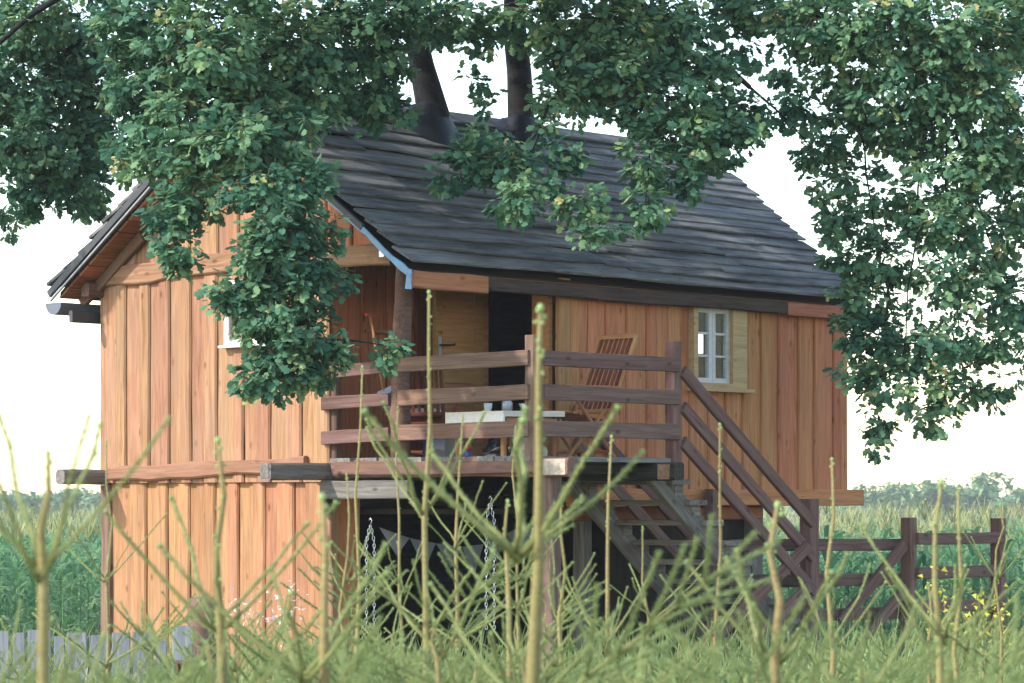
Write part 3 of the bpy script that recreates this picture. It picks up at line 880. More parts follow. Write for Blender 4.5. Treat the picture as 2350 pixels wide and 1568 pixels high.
for nm, lab, cat, du, dv, prof, mt in (
        ('cup', 'small white cup on the white porch table, left of the jar', 'cup', .45, -.25, [(.025, 0), (.036, .03), (.04, .075), (.037, .076), (.03, .02)], M_CUP),
        ('jar', 'squat grey metal jar on the white porch table', 'jar', .52, -.42, [(.04, 0), (.05, .02), (.05, .08), (.04, .09), (.04, .11), (.02, .115)], M_STEEL),
        ('bowl', 'pale round bowl on the white porch table near the corner post', 'bowl', .66, -.55, [(.03, 0), (.06, .03), (.085, .07), (.08, .07), (.05, .03)], M_CUP)):
    o = lathe(nm, prof, mt, None, M=Matrix.Translation(hw(OG + du, dv, TT)))
    tag(o, lab, cat)
# crate, can, bags on the boards
cr_ = thing('storage_box', 'navy plastic box on the porch boards under the white table', 'box', hw(OG + .42, .28, DK), UV_ANG + .2)
boxes('box_body', [((0, 0, .09), (.34, .24, .18))], M_NAVY, cr_)
boxes('box_lid', [((0, 0, .19), (.36, .26, .022))], M_NAVY, cr_)
boxes('paper_label', [((-.173, .05, .10), (.004, .05, .13))], M_PALEW, cr_)
can = thing('drink_can', 'small red and blue can beside the navy box on the porch', 'can', hw(OG + .30, -.14, DK))
lathe('can_body', [(.028, 0), (.033, .01), (.033, .06)], M_BLUE_P, can)
lathe('can_top', [(.033, .06), (.033, .11), (.026, .122)], M_RED_P, can)
def bag(name, label, loc, s, mat, seed, cat='bag'):
    rg = random.Random(seed)
    v_, f_ = [], []
    nz, na = 7, 14
    for j in range(nz):
        t = j / (nz - 1)
        for k in range(na):
            a = 2 * math.pi * k / na
            r_ = (1 - t ** 2.2 * .82) * (1 + rg.uniform(-.16, .16))
            v_.append((s[0] * r_ * math.cos(a), s[1] * r_ * math.sin(a), s[2] * t + rg.uniform(-.01, .01) * (j > 0)))
    for j in range(nz - 1):
        for k in range(na):
            p, q = j * na + k, j * na + (k + 1) % na
            f_.append((p, q, q + na, p + na))
    f_.append(tuple(range(na - 1, -1, -1))); f_.append(tuple(range((nz - 1) * na, nz * na)))
    o = put(name, mesh(name, v_, f_, mat), None, Matrix.Translation(loc) @ Matrix.Rotation(UV_ANG, 4, 'Z'))
    return tag(o, label, cat)
bag('plastic_bag', 'crumpled shiny black plastic bag on the porch boards behind the rails', hw(OG + .25, -.55, DK), (.12, .16, .17), M_BLACK_P, 3)
bag('cloth_sack', 'pale slumped sack beside the black bag near the porch corner', hw(OG + .30, -.88, DK), (.13, .17, .21), M_SACK, 5, 'sack')
# long-handled shovel leaning on the porch wall
sh = thing('shovel', 'long wooden-handled shovel leaning upside down on the dark porch wall', 'shovel', hw(OG + .45, 1.1, DK), UV_ANG)
tube('handle', [(.02, -.02, .62), (-.05, .1, 1.35)], [.014, .016], M_CHAIR, sh, n=7)
board('blade', (.10, -.16, .34), (.02, -.02, .66), .15, .008, M_STEEL, sh, (-.6, -.7, .2), segs=3, wob=.01, cham=.002)
boxes('grip', [((-.05, .1, 1.36), (.12, .025, .025))], M_RED_P, sh)
stk = thing('wall_batten', 'short pale batten fixed across the dark porch wall behind the log post', 'batten', hw(OG + .62, VR - .02, 1.62), UV_ANG)
board('batten_board', (-.16, -.01, 0), (.30, -.01, .0), .035, .02, M_TIE, stk, (0, -1, 0), segs=2)

# chains and cloth under the deck
def chain(name, label, x, y0, y1, z):
    p0, p1 = at(x, y0, z), at(x, y1, z)
    t = thing(name, label, 'chain', (p0.x, p0.y, p1.z), 0, 'swing chains hanging under the deck')
    L = p0.z - p1.z
    lv, lf = [], []
    for k in range(8):
        a = 2 * math.pi * k / 8
        pts = (.011 * math.cos(a), .022 * math.sin(a))
        for kk in range(4):
            b = 2 * math.pi * kk / 4
            rr = .0042
            ca, sa = math.cos(a), math.sin(a)
            lv.append(((.011 + rr * math.cos(b)) * ca, rr * math.sin(b), (.021 + rr * math.cos(b)) * sa))
    for k in range(8):
        for kk in range(4):
            p, q = k * 4 + kk, k * 4 + (kk + 1) % 4
            p2, q2 = ((k + 1) % 8) * 4 + kk, ((k + 1) % 8) * 4 + (kk + 1) % 4
            lf.append((p, p2, q2, q))
    n = int(L / .034)
    for side in (-.035, .035):
        vv, ff = [], []
        for j in range(n):
            M_ = Matrix.Translation((side * min(1, (n - j) * .2), 0, j * .034)) @ Matrix.Rotation(math.pi / 2 * (j % 2), 4, 'Z')
            b = len(vv)
            vv += [M_ @ Vector(q) for q in lv]
            ff += [tuple(b + i for i in f_) for f_ in lf]
        put('chain_strand', mesh('chain_strand', vv, ff, M_STEEL), t)
    tube('hook', [(0, 0, L - .02), (.014, 0, L + .02), (0, 0, L + .045), (-.012, 0, L + .02)], [.006] * 4, M_STEEL, t, n=5)
chain('swing_chain', 'doubled steel swing chain hanging in the dark right of the spruce leader', 1125, 1150, 1440, 27.6)
chain('swing_chain', 'doubled steel swing chain hanging near the left end under the deck', 850, 1200, 1440, 28.3)
bt = thing('cloth_bunting', 'sagging grey cloth strip with pointed flags in the dark under the deck', 'bunting', at(1060, 1290, 28.9))
bl = [(-190, -45), (-120, -20), (-60, -8), (0, 0), (50, -6), (100, -30), (170, -60)]
pr = [at(1060 + a, 1255 + b, 28.9 + .05 * k) - at(1060, 1290, 28.9) for k, (a, b) in enumerate(bl)]
for k in range(len(pr) - 1):
    a, b = pr[k], pr[k + 1]
    m_ = (a + b) / 2
    fl = [a, b, m_ + Vector((.02, .02, -.22 - .05 * (k % 2))), a + Vector((0, .008, 0)), b + Vector((0, .008, 0)), m_ + Vector((.02, .028, -.22 - .05 * (k % 2)))]
    put('flag', mesh('flag', fl, [(0, 2, 1), (3, 4, 5), (0, 1, 4, 3), (1, 2, 5, 4), (2, 0, 3, 5)], M_CLOTH), bt)

# ------------------------------------------------------------------ fence at the foot of the stairs
FZ = {}
fe = thing('rail_fence', 'brown three-rail wooden fence with slanting braces beside the corn', 'fence', hw(4.5, VD, -E_), UV_ANG)
def fl_(u, v, w): return Vector((u - 4.5, v - VD, w + E_))
f1, f2 = on_v(VD, 2085)[0], on_v(VD, 2290)[0]
for uu, wt in ((f1, -.17), (f2, -.185)):
    timber('fence_post', fl_(uu, VD, -1.95), fl_(uu, VD, wt), .13, .12, M_BROWN, fe, up=(-1, 0, 0), segs=5, wob=.006)
for k, (wt, hh) in enumerate(((-.33, .12), (-.68, .125), (-1.03, .125))):
    board('fence_rail', fl_(f1 + .03, VD - .07, wt - hh / 2), fl_(f2 - .03, VD - .07, wt - hh / 2), hh, .04, M_BROWN, fe, (0, -1, 0), segs=3, wob=.004)
    board('fence_rail', fl_(3.6, VD + .30, wt - .04 - hh / 2), fl_(f1 + .1, VD + .10, wt - .06 - hh / 2), hh, .04, M_BROWN, fe, (0, -1, 0), segs=4, wob=.004)
def slant(x0, y0, x1, y1, z0, z1, W=.12):
    inv = fe.matrix_basis.inverted()
    p0, p1 = inv @ at(x0, y0, z0), inv @ at(x1, y1, z1)
    board('brace', p0, p1, W, .045, M_BROWN, fe, (0, -1, 0), segs=3, wob=.004)
zf1 = hw(f1, VD, 0).y; zn = hw(4.5, VD, 0).y
slant(2072, 1250, 1925, 1430, zf1 - .15, zf1 - .75); slant(2075, 1350, 1945, 1510, zf1 - .15, zf1 - .75)
slant(1852, 1252, 1610, 1490, zn - .15, zn - .9); slant(1852, 1345, 1700, 1500, zn - .15, zn - .8)

# old grey paling fence and log post at lower left
pf = thing('paling_fence', 'low weathered grey paling fence in front of the lower wall', 'fence', at(200, 1500, 25.0) * 1)
pf.location.z = 0
SPACE[pf.name] = Matrix.Identity(4)
for (x0, x1, yt) in ((-40, 22, 1448), (30, 58, 1452), (64, 118, 1446), (124, 150, 1460), (156, 200, 1452), (206, 250, 1458), (258, 300, 1452), (306, 352, 1450), (360, 384, 1470), (396, 444, 1436)):
    p = at((x0 + x1) / 2, yt, 25.0 + R.uniform(-.02, .02))
    W = (x1 - x0) / F * 25
    q = Vector((p.x - pf.location.x, p.y - pf.location.y, 0))
    board('paling', q + Vector((R.uniform(-.01, .01), 0, -.05)), q + Vector((0, 0, p.z)), W, .025, M_OLDF, pf, (0, -1, 0), segs=3, wob=.004)
p = at(200, 1500, 25.06)
board('fence_rail', Vector((-1.0, .05, p.z - .12)), Vector((.95, .05, p.z - .12)), .09, .04, M_OLDF, pf, (0, -1, 0), segs=3, wob=.004)
lg = at(463, 1372, 25.4)
lgp = put('log_post', None)
lgp.location = (lg.x, lg.y, 0)
tag(lgp, 'short dark round log post standing before the lower plank wall', 'post')
tube('log', [(0, 0, -.1), (.01, 0, .4), (0, 0, .8), (.005, 0, lg.z - .05), (.005, 0, lg.z)], [.125, .12, .118, .115, .095], M_LOG, lgp, n=12, wob=.05)
nb = at(427, 1522, 24.6)
nbx = thing('nest_box', 'small open-fronted wooden box on the grey paling fence', 'box', nb)
boxes('box_body', [((0, .06, -.10), (.14, .02, .2)), ((-.07, 0, -.10), (.02, .13, .2)), ((.07, 0, -.10), (.02, .13, .2)), ((0, 0, -.2), (.16, .13, .02))], M_CHAIR, nbx)
boxes('box_roof', [((0, -.01, .01), (.19, .17, .02))], M_BROWN, nbx)
timber('box_stake', (0, .08, -nb.z - .05), (0, .08, -.2), .04, .04, M_OLDF, nbx, up=(0, 1, 0))

# ------------------------------------------------------------------ the big oak that carries the house
def rot_from(d, n):
    """arrays: tip direction d, normal n -> (N,3,3) with columns x, y=d, z=n"""
    d = d / np.linalg.norm(d, axis=1, keepdims=True)
    n = n - d * np.sum(n * d, axis=1, keepdims=True)
    n = n / (np.linalg.norm(n, axis=1, keepdims=True) + 1e-9)
    x = np.cross(d, n)
    return np.stack([x, d, n], axis=2)

LEAF_O = np.array([(0, -.12), (.24, .05), (.19, .21), (.47, .40), (.25, .50), (.33, .76), (0, 1.0), (-.33, .76), (-.25, .50), (-.47, .40), (-.19, .21), (-.24, .05)])
LEAF_S = np.array([(0, -.12), (.34, .22), (.34, .68), (0, 1.0), (-.34, .68), (-.34, .22)])
def leaf_template(o, cup=.10, droop=.12):
    z = -cup * np.abs(o[:, 0]) * 1.4 - droop * np.clip(o[:, 1], 0, 1) ** 2
    V = np.concatenate([[(0, .42, -.02)], np.column_stack([o, z])])
    n = len(o)
    T = np.array([(0, 1 + k, 1 + (k + 1) % n) for k in range(n)])
    return V, T
LV, LT = leaf_template(LEAF_O)
SV, ST = leaf_template(LEAF_S)

def leaves_mesh(name, P, D, Nn, S, tint, mat, fine):
    """fine: leaves that get the full lobed outline; the others, out of the picture, a plain one"""
    Rm = rot_from(D, Nn)
    Vs, Ts, Is, o = [], [], [], 0
    for sel, (tv, tt_) in ((fine, (LV, LT)), (~fine, (SV, ST))):
        n = int(sel.sum())
        V = np.einsum('nij,kj->nki', Rm[sel], tv) * S[sel][:, None, None] + P[sel][:, None, :]
        Vs.append(V.reshape(-1, 3)); Ts.append((tt_[None] + (np.arange(n) * len(tv))[:, None, None]).reshape(-1, 3) + o)
        Is.append(np.repeat(tint[sel], len(tv))); o += n * len(tv)
    return mesh_np(name, np.concatenate(Vs), np.concatenate(Ts), mat, tint=np.concatenate(Is))

# (x, y, rx, ry, distance, density) in the picture; radii in picture units
CL = [
 # behind, left
 (60,50,140,90,32,1),(190,130,120,110,32.5,1),(60,200,120,110,32,1),(190,260,100,110,32.4,1),(50,340,100,90,31.6,1),(150,380,100,90,32.2,1),(70,440,80,60,31.6,.75),(215,430,60,70,33,.9),(160,470,50,30,32,.5),(20,505,50,35,31.4,.6),(-60,300,90,160,32,1),(245,330,50,60,32.5,.8),
 # in front of the gable
 (340,50,130,100,27.6,1.1),(480,110,140,120,27.2,1.1),(330,180,100,110,27.8,1.1),(430,270,120,100,27.2,1.1),(560,230,130,110,27.4,1.1),(650,110,130,120,28,1.1),(780,90,120,110,28.6,1.1),(710,210,110,90,28.2,1.1),(820,215,90,60,28.8,1),
 (310,330,70,60,27.6,1),(430,370,90,60,27.0,1.1),(550,340,110,80,26.8,1.1),(650,320,90,70,27.2,1.1),(320,385,55,35,27.2,.8),
 (390,490,55,60,26.8,1.1),(405,560,52,62,26.7,1.1),(440,455,60,55,26.8,1),(415,605,30,25,26.7,.9),(385,340,60,40,27,1),(500,440,55,30,26.8,.7),
 (610,430,95,60,26.6,1.1),(690,420,70,50,26.8,1.1),(650,520,90,80,26.5,1.2),(720,530,55,45,26.7,1),(610,610,75,75,26.4,1.2),(695,620,80,80,26.5,1.2),(640,700,85,80,26.4,1.2),(700,770,80,70,26.5,1.2),(640,810,80,60,26.4,1.2),(600,870,50,40,26.3,1),(700,860,60,45,26.5,1.1),(640,895,35,28,26.3,.8),(745,830,45,40,26.5,1),
 (575,705,50,85,26.4,1.2),(560,650,35,40,26.4,.9),(520,690,42,26,26.3,.7),(495,660,22,16,26.3,.5),(790,640,32,28,26.6,.7),(780,810,40,35,26.5,.8),(850,815,42,20,26.5,.6),(905,790,22,15,26.5,.5),(770,520,28,22,26.7,.7),(730,400,40,25,26.8,.8),
 # over the middle
 (880,40,110,80,29,1),(870,150,70,70,29,1),(860,240,70,45,29,.9),(925,265,30,30,28.8,.6),(1040,40,110,55,29.5,1),(1110,90,60,35,29.5,.7),(1078,190,28,34,29.4,.35),(1125,235,22,34,29.2,.35),(1240,40,110,75,29.2,1),(1310,140,85,80,28.8,1.1),(1290,225,58,50,28.6,.9),(1262,290,42,36,28.4,.8),(1400,60,130,100,29,1.1),(1400,170,120,80,28.8,1.1),(1530,80,130,100,29.2,1.1),(1520,220,120,80,28.8,1.1),(1470,262,70,44,28.9,.8),
 (1090,325,80,50,28.2,1.1),(1160,375,75,55,28,1.1),(1060,375,55,40,28.1,1),(1010,425,28,24,27.9,.7),(1190,450,58,50,27.7,1.1),(1290,345,50,40,28,.9),(1330,470,55,55,27.6,1.1),(1380,530,55,35,27.5,1),(1250,410,40,30,27.9,.7),(1480,370,60,60,28.4,1),(1480,480,50,45,28,.9),(1600,300,120,60,28.8,1.1),(1690,262,100,62,29,1.1),(1620,165,90,55,29.2,.8),(1570,390,55,60,28.6,.9),(1640,350,70,30,28.8,.9),
 # right
 (1740,30,140,55,30,1.1),(1700,105,45,34,29.8,.5),(1775,140,48,38,29.6,.55),(1825,200,42,32,29.6,.5),(1350,240,60,45,31,.5),(1570,330,90,40,31,.6),(1000,60,50,50,31,.6),(1890,60,130,80,29.6,1),(2040,60,140,90,29.4,1.1),(2190,80,140,100,29.4,1.1),(2320,60,100,120,29.8,.9),(1960,165,110,70,29.8,.7),(2090,190,120,100,29.5,.95),(2250,220,120,110,29.5,1),(1950,270,80,55,30,.6),(2070,310,110,90,29.8,.8),(2210,370,110,100,29.6,.95),(2325,340,70,110,29.8,.8),(1910,320,50,50,30,.6),(1960,400,45,50,30,.5),(2050,450,75,55,29.8,.6),(2170,500,105,80,29.6,.85),(2300,550,75,90,29.8,.75),(1990,520,55,50,30,.7),(2030,600,70,60,29.8,.85),(2190,640,100,85,29.6,.85),(2310,690,60,75,29.8,.75),(2000,690,50,60,29.8,.8),(2020,790,70,60,29.6,.95),(2140,780,90,65,29.5,.95),(2265,790,65,60,29.7,.85),(2050,880,75,50,29.5,.9),(2170,880,75,55,29.5,.9),(2020,960,40,40,29.5,.7),(2010,1010,28,26,29.5,.6),(2140,960,55,35,29.5,.7),(2240,900,45,35,29.6,.6),(1945,865,26,18,29.3,.4),(1960,640,30,30,29.8,.5),(2290,880,40,30,29.7,.5),(2345,450,60,80,29.8,.7),(1860,255,55,50,29.8,.7),(1880,350,50,60,29.8,.75),(1905,430,48,55,29.8,.75),(1925,510,48,50,29.8,.8),(1945,590,48,50,29.8,.8),(1955,680,45,50,29.7,.8),(1965,760,45,50,29.6,.8),(1985,850,45,40,29.6,.8),(1800,250,40,40,29.6,.6),
]
for k in range(30):     # the rest of the crown, above and beside the picture
    CL.append((R.uniform(-250, 2600), R.uniform(-420, -70), R.uniform(140, 210), R.uniform(110, 150), R.uniform(28.5, 33), .45))
for k in range(18):
    CL.append((R.uniform(300, 2100), R.uniform(-1000, -400), R.uniform(190, 260), R.uniform(150, 200), R.uniform(28.5, 32), .3))
for (x, y, z) in ((430, -150, 27), (620, -120, 27.2), (800, -160, 27.6), (980, -110, 28), (1150, -140, 28.2), (1330, -120, 28.4), (700, -330, 27.4), (950, -330, 28), (1200, -330, 28.4)):  # unseen leaf masses added to shade the stems and roof
    CL.append((x, y, 130, 110, z, .8))
for (x, y) in ((2460, 300), (2480, 560), (2440, 760), (-160, 120), (-180, 330)):
    CL.append((x, y, 110, 120, 30.5, .7))

tips, outs, cids = [], [], []
for ci, (x, y, rx, ry, z, dn) in enumerate(CL):
    c = np.array(at(x, y, z))
    mx, mz = rx * z / F, ry * z / F
    my = min(max(mx, mz), .55) * .8
    n = max(4, int(math.pi * mx * mz * 150 * (dn if dn > 1 else dn ** .85)))
    d = NP.normal(size=(n, 3)); d /= np.linalg.norm(d, axis=1, keepdims=True)
    r_ = NP.random(n) ** .42
    # ragged outline
    rag = 1 + .22 * np.sin(d[:, 0] * 5 + ci) * np.sin(d[:, 2] * 4 + ci * 2.1) + .10 * NP.normal(size=n)
    off = d * (r_ * rag)[:, None] * np.array([mx, my, mz])
    tips.append(c + off); outs.append(d); cids.append(np.full(n, ci))
tips = np.concatenate(tips); outs = np.concatenate(outs); cids = np.concatenate(cids)
# keep leaves out of the house body
rel = tips - np.array(A)
lu = rel[:, 0] * UX.x + rel[:, 1] * UX.y; lv_ = rel[:, 0] * VX.x + rel[:, 1] * VX.y; lw_ = rel[:, 2] - E_
rw = np.where(lv_ <= VRID, EAV + (RID - EAV) * lv_ / VRID, RID - (RID - EAV) * (lv_ - VRID) / (VBK - VRID))
inside = (lu > -.12) & (lu < 7.4) & (lv_ > -.1) & (lv_ < VBK + .1) & (lw_ < rw + .16)
tips, outs, cids = tips[~inside], outs[~inside], cids[~inside]
nt = len(tips)
K = 14
cl_t = NP.normal(size=len(CL)) * .08
tip_tint = np.clip(NP.random(nt) * .55 + NP.random(nt) * .2 + cl_t[cids], 0, .9)
yng = NP.random(nt) < .045
P = np.repeat(tips, K, axis=0); O = np.repeat(outs, K, axis=0)
n = len(P)
az = NP.random(n) * 2 * np.pi; el_ = NP.normal(size=n) * .5 - .15
D = np.column_stack([np.cos(az) * np.cos(el_), np.sin(az) * np.cos(el_), np.sin(el_)])
D = D * .9 + O * .55 + np.array([0, 0, -.28])
Nn = O * .55 + np.array([0, 0, .75]) + NP.normal(size=(n, 3)) * .42
dist = NP.random(n) ** .6 * .085
P = P + D / np.linalg.norm(D, axis=1, keepdims=True) * dist[:, None] + NP.normal(size=(n, 3)) * .022
S = NP.uniform(.042, .106, n) * np.repeat(np.where(yng, .75, 1), K)
tint = np.clip(np.repeat(tip_tint, K) + NP.normal(size=n) * .12 + np.repeat(yng, K) * .38, 0, 1)
# drop the odd leaf that would cut into the roof
rel = P - np.array(A)
lu = rel[:, 0] * UX.x + rel[:, 1] * UX.y; lv_ = rel[:, 0] * VX.x + rel[:, 1] * VX.y; lw_ = rel[:, 2] - E_
rw = np.where(lv_ <= VRID, EAV + (RID - EAV) * lv_ / VRID, RID - (RID - EAV) * (lv_ - VRID) / (VBK - VRID))
bad = (lu > -.1) & (lu < 7.4) & (lv_ > -.08) & (lv_ < VBK) & (lw_ < rw + .1)
P, D, Nn, S, tint = P[~bad], D[~bad], Nn[~bad], S[~bad], tint[~bad]
tc0 = hw((TR[0][0] + TR[1][0]) / 2, 2.3, -E_)
oak = put('oak_tree', None)
oak.location = tc0
tag(oak, 'big oak with dark stems rising through the roof, leafy branches hanging round the house', 'tree')
IV = Matrix.Translation(-tc0)
def inframe(P):
    px = 1175 + P[:, 0] / P[:, 1] * F; py = HOR - (P[:, 2] - E_) / P[:, 1] * F
    return (px > -20) & (px < 2370) & (py > -20)
inview = inframe(P)
score = P[:, 1] - S * 30 - NP.random(len(P)) * .2
score[~inframe(P)] += 100
near = np.argsort(score)[:300]
mask = np.ones(len(P), bool); mask[near] = False
crown = put('crown', leaves_mesh('crown', P[mask], D[mask], Nn[mask], S[mask], tint[mask], M_LEAF, inview[mask]), oak, IV)
crown['kind'] = 'stuff'
lm = [mesh_np('leaf', LV, LT, M_LEAF, tint=np.full(len(LV), t)) for t in (.15, .3, .42, .55, .68, .8, .93)]
RmA = rot_from(D[near], Nn[near])
for k, idx in enumerate(near):
    M_ = Matrix(RmA[k].tolist()).to_4x4() @ Matrix.Scale(float(S[idx]), 4)
    M_.translation = Vector(P[idx].tolist())
    b = min(range(7), key=lambda q: abs((.15, .3, .42, .55, .68, .8, .93)[q] - tint[idx]))
    put('leaf', lm[b], oak, IV @ M_)
# stems
def wpt(u, v, w): return hw(u, v, w)
(tu0, tv0, r0), (tu1, tv1, r1) = TR
base = hw((tu0 + tu1) / 2, 2.3, -E_ - .1)
tube('trunk', [base, base + Vector((0, 0, .6)), base + Vector((0, 0, 1.9))], [.55, .42, .36], M_BARK, oak, n=12, wob=.06, M=IV)
s0 = hw(tu0, tv0, 3.4)
topL = at(930, -60, s0.y + .3)
tube('stem', [base + Vector((0, 0, 1.6)), hw(tu0 + .2, tv0, 1.5), s0, at(995, 262, s0.y), at(968, 150, s0.y + .1), at(950, 60, s0.y + .2), topL, at(900, -500, s0.y + .4)],
     [.30, .24, .20, .165, .125, .11, .10, .06], M_BARK, oak, n=12, wob=.05, M=IV)
s1 = hw(tu1, tv1, 3.4)
tube('stem', [base + Vector((0, 0, 1.6)), hw(tu1 - .2, tv1, 1.5), s1, at(1196, 290, s1.y), at(1192, 170, s1.y + .1), at(1180, 60, s1.y + .1), at(1185, -80, s1.y + .2), at(1250, -520, s1.y + .3)],
     [.30, .25, .20, .145, .135, .125, .115, .06], M_BARK, oak, n=12, wob=.05, M=IV)
# limbs to the leaf masses
def limb(p0, p1, r0_, r1_, sag=.35):
    p0, p1 = Vector(p0), Vector(p1)
    pts, rr = [], []
    L = (p1 - p0).length
    for k in range(8):
        t = k / 7
        q = p0.lerp(p1, t) + Vector((R.uniform(-.05, .05), R.uniform(-.05, .05), R.uniform(-.05, .05))) * L * .2 * (0 < k < 7)
        q.z += sag * math.sin(math.pi * t) * (L * .3)
        pts.append(q); rr.append(r0_ + (r1_ - r0_) * t)
    tube('limb', pts, rr, M_BARK, oak, n=7, wob=.06, M=IV)
L0, L1, L2, L3 = at(945, 20, s0.y + .2), at(915, -250, s0.y + .3), at(1183, 0, s1.y + .1), at(1215, -280, s1.y + .2)
for (a, x, y, z, r_) in ((L0, 560, 120, 27.6, .07), (L0, 330, 60, 28, .06), (L1, 150, 120, 32, .08), (L1, -60, 150, 31.5, .07), (L0, 720, 60, 28.4, .07), (L2, 1530, 60, 29.2, .08), (L2, 1400, 140, 28.8, .06),
                         (L3, 1900, 60, 29.7, .10), (L3, 2150, 120, 29.6, .09), (L2, 1720, 200, 29.1, .07), (L1, 600, -350, 28.6, .07), (L3, 1500, -500, 29.5, .07)):
    limb(a, at(x, y, z), r_, .025)
for (pa_, pb_) in (((560, 120, 27.6), (640, 420, 26.7)), ((640, 420, 26.7), (650, 860, 26.4)), ((430, 200, 27.4), (400, 580, 26.8)), ((650, 560, 26.6), (520, 690, 26.35)), ((690, 640, 26.5), (800, 640, 26.6)), ((700, 780, 26.5), (900, 795, 26.5)),
                   ((1290, 180, 28.8), (1190, 440, 27.8)), ((1530, 60, 29.2), (1480, 480, 28.1)), ((1190, 300, 28.6), (1060, 360, 28.2)), ((2150, 120, 29.6), (2060, 900, 29.5)), ((2150, 120, 29.6), (2210, 860, 29.5)), ((1960, 200, 29.8), (2010, 560, 29.9)), ((2190, 300, 29.6), (2310, 700, 29.8)),
                   ((1720, 200, 29.1), (1860, 340, 29.8)), ((2040, 620, 29.7), (2015, 1010, 29.5)), ((150, 120, 32), (70, 480, 31.7)), ((150, 120, 32), (220, 440, 32.8))):
    limb(at(*pa_), at(*pb_), .015, .005, sag=.10)
# twigs: from each tip back towards its mass
step = 3
ti = tips[::step]; tcid = cids[::step]
cc = np.array([np.array(at(c[0], c[1] - c[3] * .3, c[4])) for c in CL])[tcid]
q0 = ti; q1 = ti + (cc - ti) * .75
dd = q1 - q0
side = np.cross(dd, np.array([0, 1., 0])); side /= (np.linalg.norm(side, axis=1, keepdims=True) + 1e-9)
up_ = np.cross(side, dd); up_ /= (np.linalg.norm(up_, axis=1, keepdims=True) + 1e-9)
mid_ = (q0 + q1) / 2 + np.array([0, 0, .05])
ring = []
for q, rr in ((q0, .0025), (mid_, .005), (q1, .008)):
    for k in range(3):
        a = 2 * math.pi * k / 3
        ring.append(q + side * rr * math.cos(a) + up_ * rr * math.sin(a))
Vt = np.stack(ring, axis=1)
tt = []
for j in range(2):
    for k in range(3):
        a, b = j * 3 + k, j * 3 + (k + 1) % 3
        tt += [(a, b, b + 3), (a, b + 3, a + 3)]
Tt = np.array(tt)[None] + (np.arange(len(ti)) * 9)[:, None, None]
tw = put('twigs', mesh_np('twigs', Vt.reshape(-1, 3), Tt.reshape(-1, 3), M_TWIG), oak, IV)
tw['kind'] = 'stuff'

# ------------------------------------------------------------------ corn field and far trees
def corn_plant(seed):
    rg = np.random.default_rng(seed)
    V, T, MI, TI = [], [], [], []
    H = rg.uniform(1.45, 1.75)
    def tri(a): T.append(a)
    b = 0
    for k in range(3):
        a = 2 * math.pi * k / 3
        V.append((.012 * math.cos(a), .012 * math.sin(a), 0)); TI.append(.3)
    V.append((0, 0, H)); TI.append(.5)
    for k in range(3):
        T.append((k, (k + 1) % 3, 3)); MI.append(0)
    nl = 10
    az0 = rg.uniform(0, 6.28)
    for j in range(nl):
        z0 = H * (.12 + .80 * j / nl)
        az = az0 + math.pi * (j % 2) + rg.normal() * .35
        L = rg.uniform(.45, .75) * (1 - .35 * abs(j / nl - .5))
        W = rg.uniform(.028, .042)
        el = rg.uniform(.9, 1.25)
        dx, dy = math.cos(az), math.sin(az)
        sx, sy = -dy, dx
        pr_, pz, ang = 0, z0, el
        tn = rg.uniform(0, .9)
        ring = []
        for k in range(5):
            t = k / 4
            w_ = W * (1 - t) ** .6 * (1 if k else .6)
            ring.append((len(V), len(V) + 1))
            V.append((dx * pr_ + sx * w_, dy * pr_ + sy * w_, pz)); V.append((dx * pr_ - sx * w_, dy * pr_ - sy * w_, pz + .01)); TI += [tn, tn]
            pr_ += math.cos(ang) * L / 4; pz += math.sin(ang) * L / 4
            ang -= rg.uniform(.45, .75)
        for k in range(4):
            a, b_ = ring[k]; c, d = ring[k + 1]
            T.append((a, b_, d)); MI.append(0); T.append((a, d, c)); MI.append(0)
    for j in range(6):
        az = rg.uniform(0, 6.28); le = rg.uniform(.14, .26); sp = .45 if j else .05
        k = len(V)
        e_ = (math.cos(az) * le * sp, math.sin(az) * le * sp, H + le)
        V += [(.004, 0, H - .02), (-.004, 0, H - .02), (e_[0] + .003, e_[1], e_[2]), (e_[0] - .003, e_[1], e_[2] - .01)]; TI += [.5] * 4
        T.append((k, k + 1, k + 3)); MI.append(1); T.append((k, k + 3, k + 2)); MI.append(1)
    return np.array(V), np.array(T), np.array(MI), np.array(TI)
CP = [corn_plant(40 + k) for k in range(8)]
pos = []
for row in range(70):
    y0 = 37.5 + row * .75
    if row > 28: y0 = 37.5 + 28 * .75 + (row - 28) * 1.5
    half = y0 * .19 + 2
    sp = .24 if row <= 12 else .42 if row <= 28 else .8
    x = -half
    while x < half:
        xp = 1175 + x / y0 * F
        if not (340 < xp < 1480) or row > 60:
            pos.append((x + R.uniform(-.06, .06), y0 + R.uniform(-.1, .1)))
        x += sp * R.uniform(.8, 1.2)
cV, cT, cM, cI = [], [], [], []
o_ = 0
for (x, y) in pos:
    V, T, MI, TI = CP[R.randrange(8)]
    a = R.uniform(0, 6.28); s = R.uniform(.9, 1.1)
    c, s_ = math.cos(a) * s, math.sin(a) * s
    W = np.column_stack([V[:, 0] * c - V[:, 1] * s_ + x, V[:, 0] * s_ + V[:, 1] * c + y, V[:, 2] * s + gz(x, y)])
    cV.append(W); cT.append(T + o_); cM.append(MI); cI.append(np.clip(TI + R.uniform(-.1, .1), 0, 1)); o_ += len(V)
corn = put('corn_field', mesh_np('corn_field', np.concatenate(cV), np.concatenate(cT), [M_CORN, M_TASSEL], np.concatenate(cM), np.concatenate(cI)))
tag(corn, 'green field of tall corn with pale tassels behind the house', 'corn field', kind='stuff')

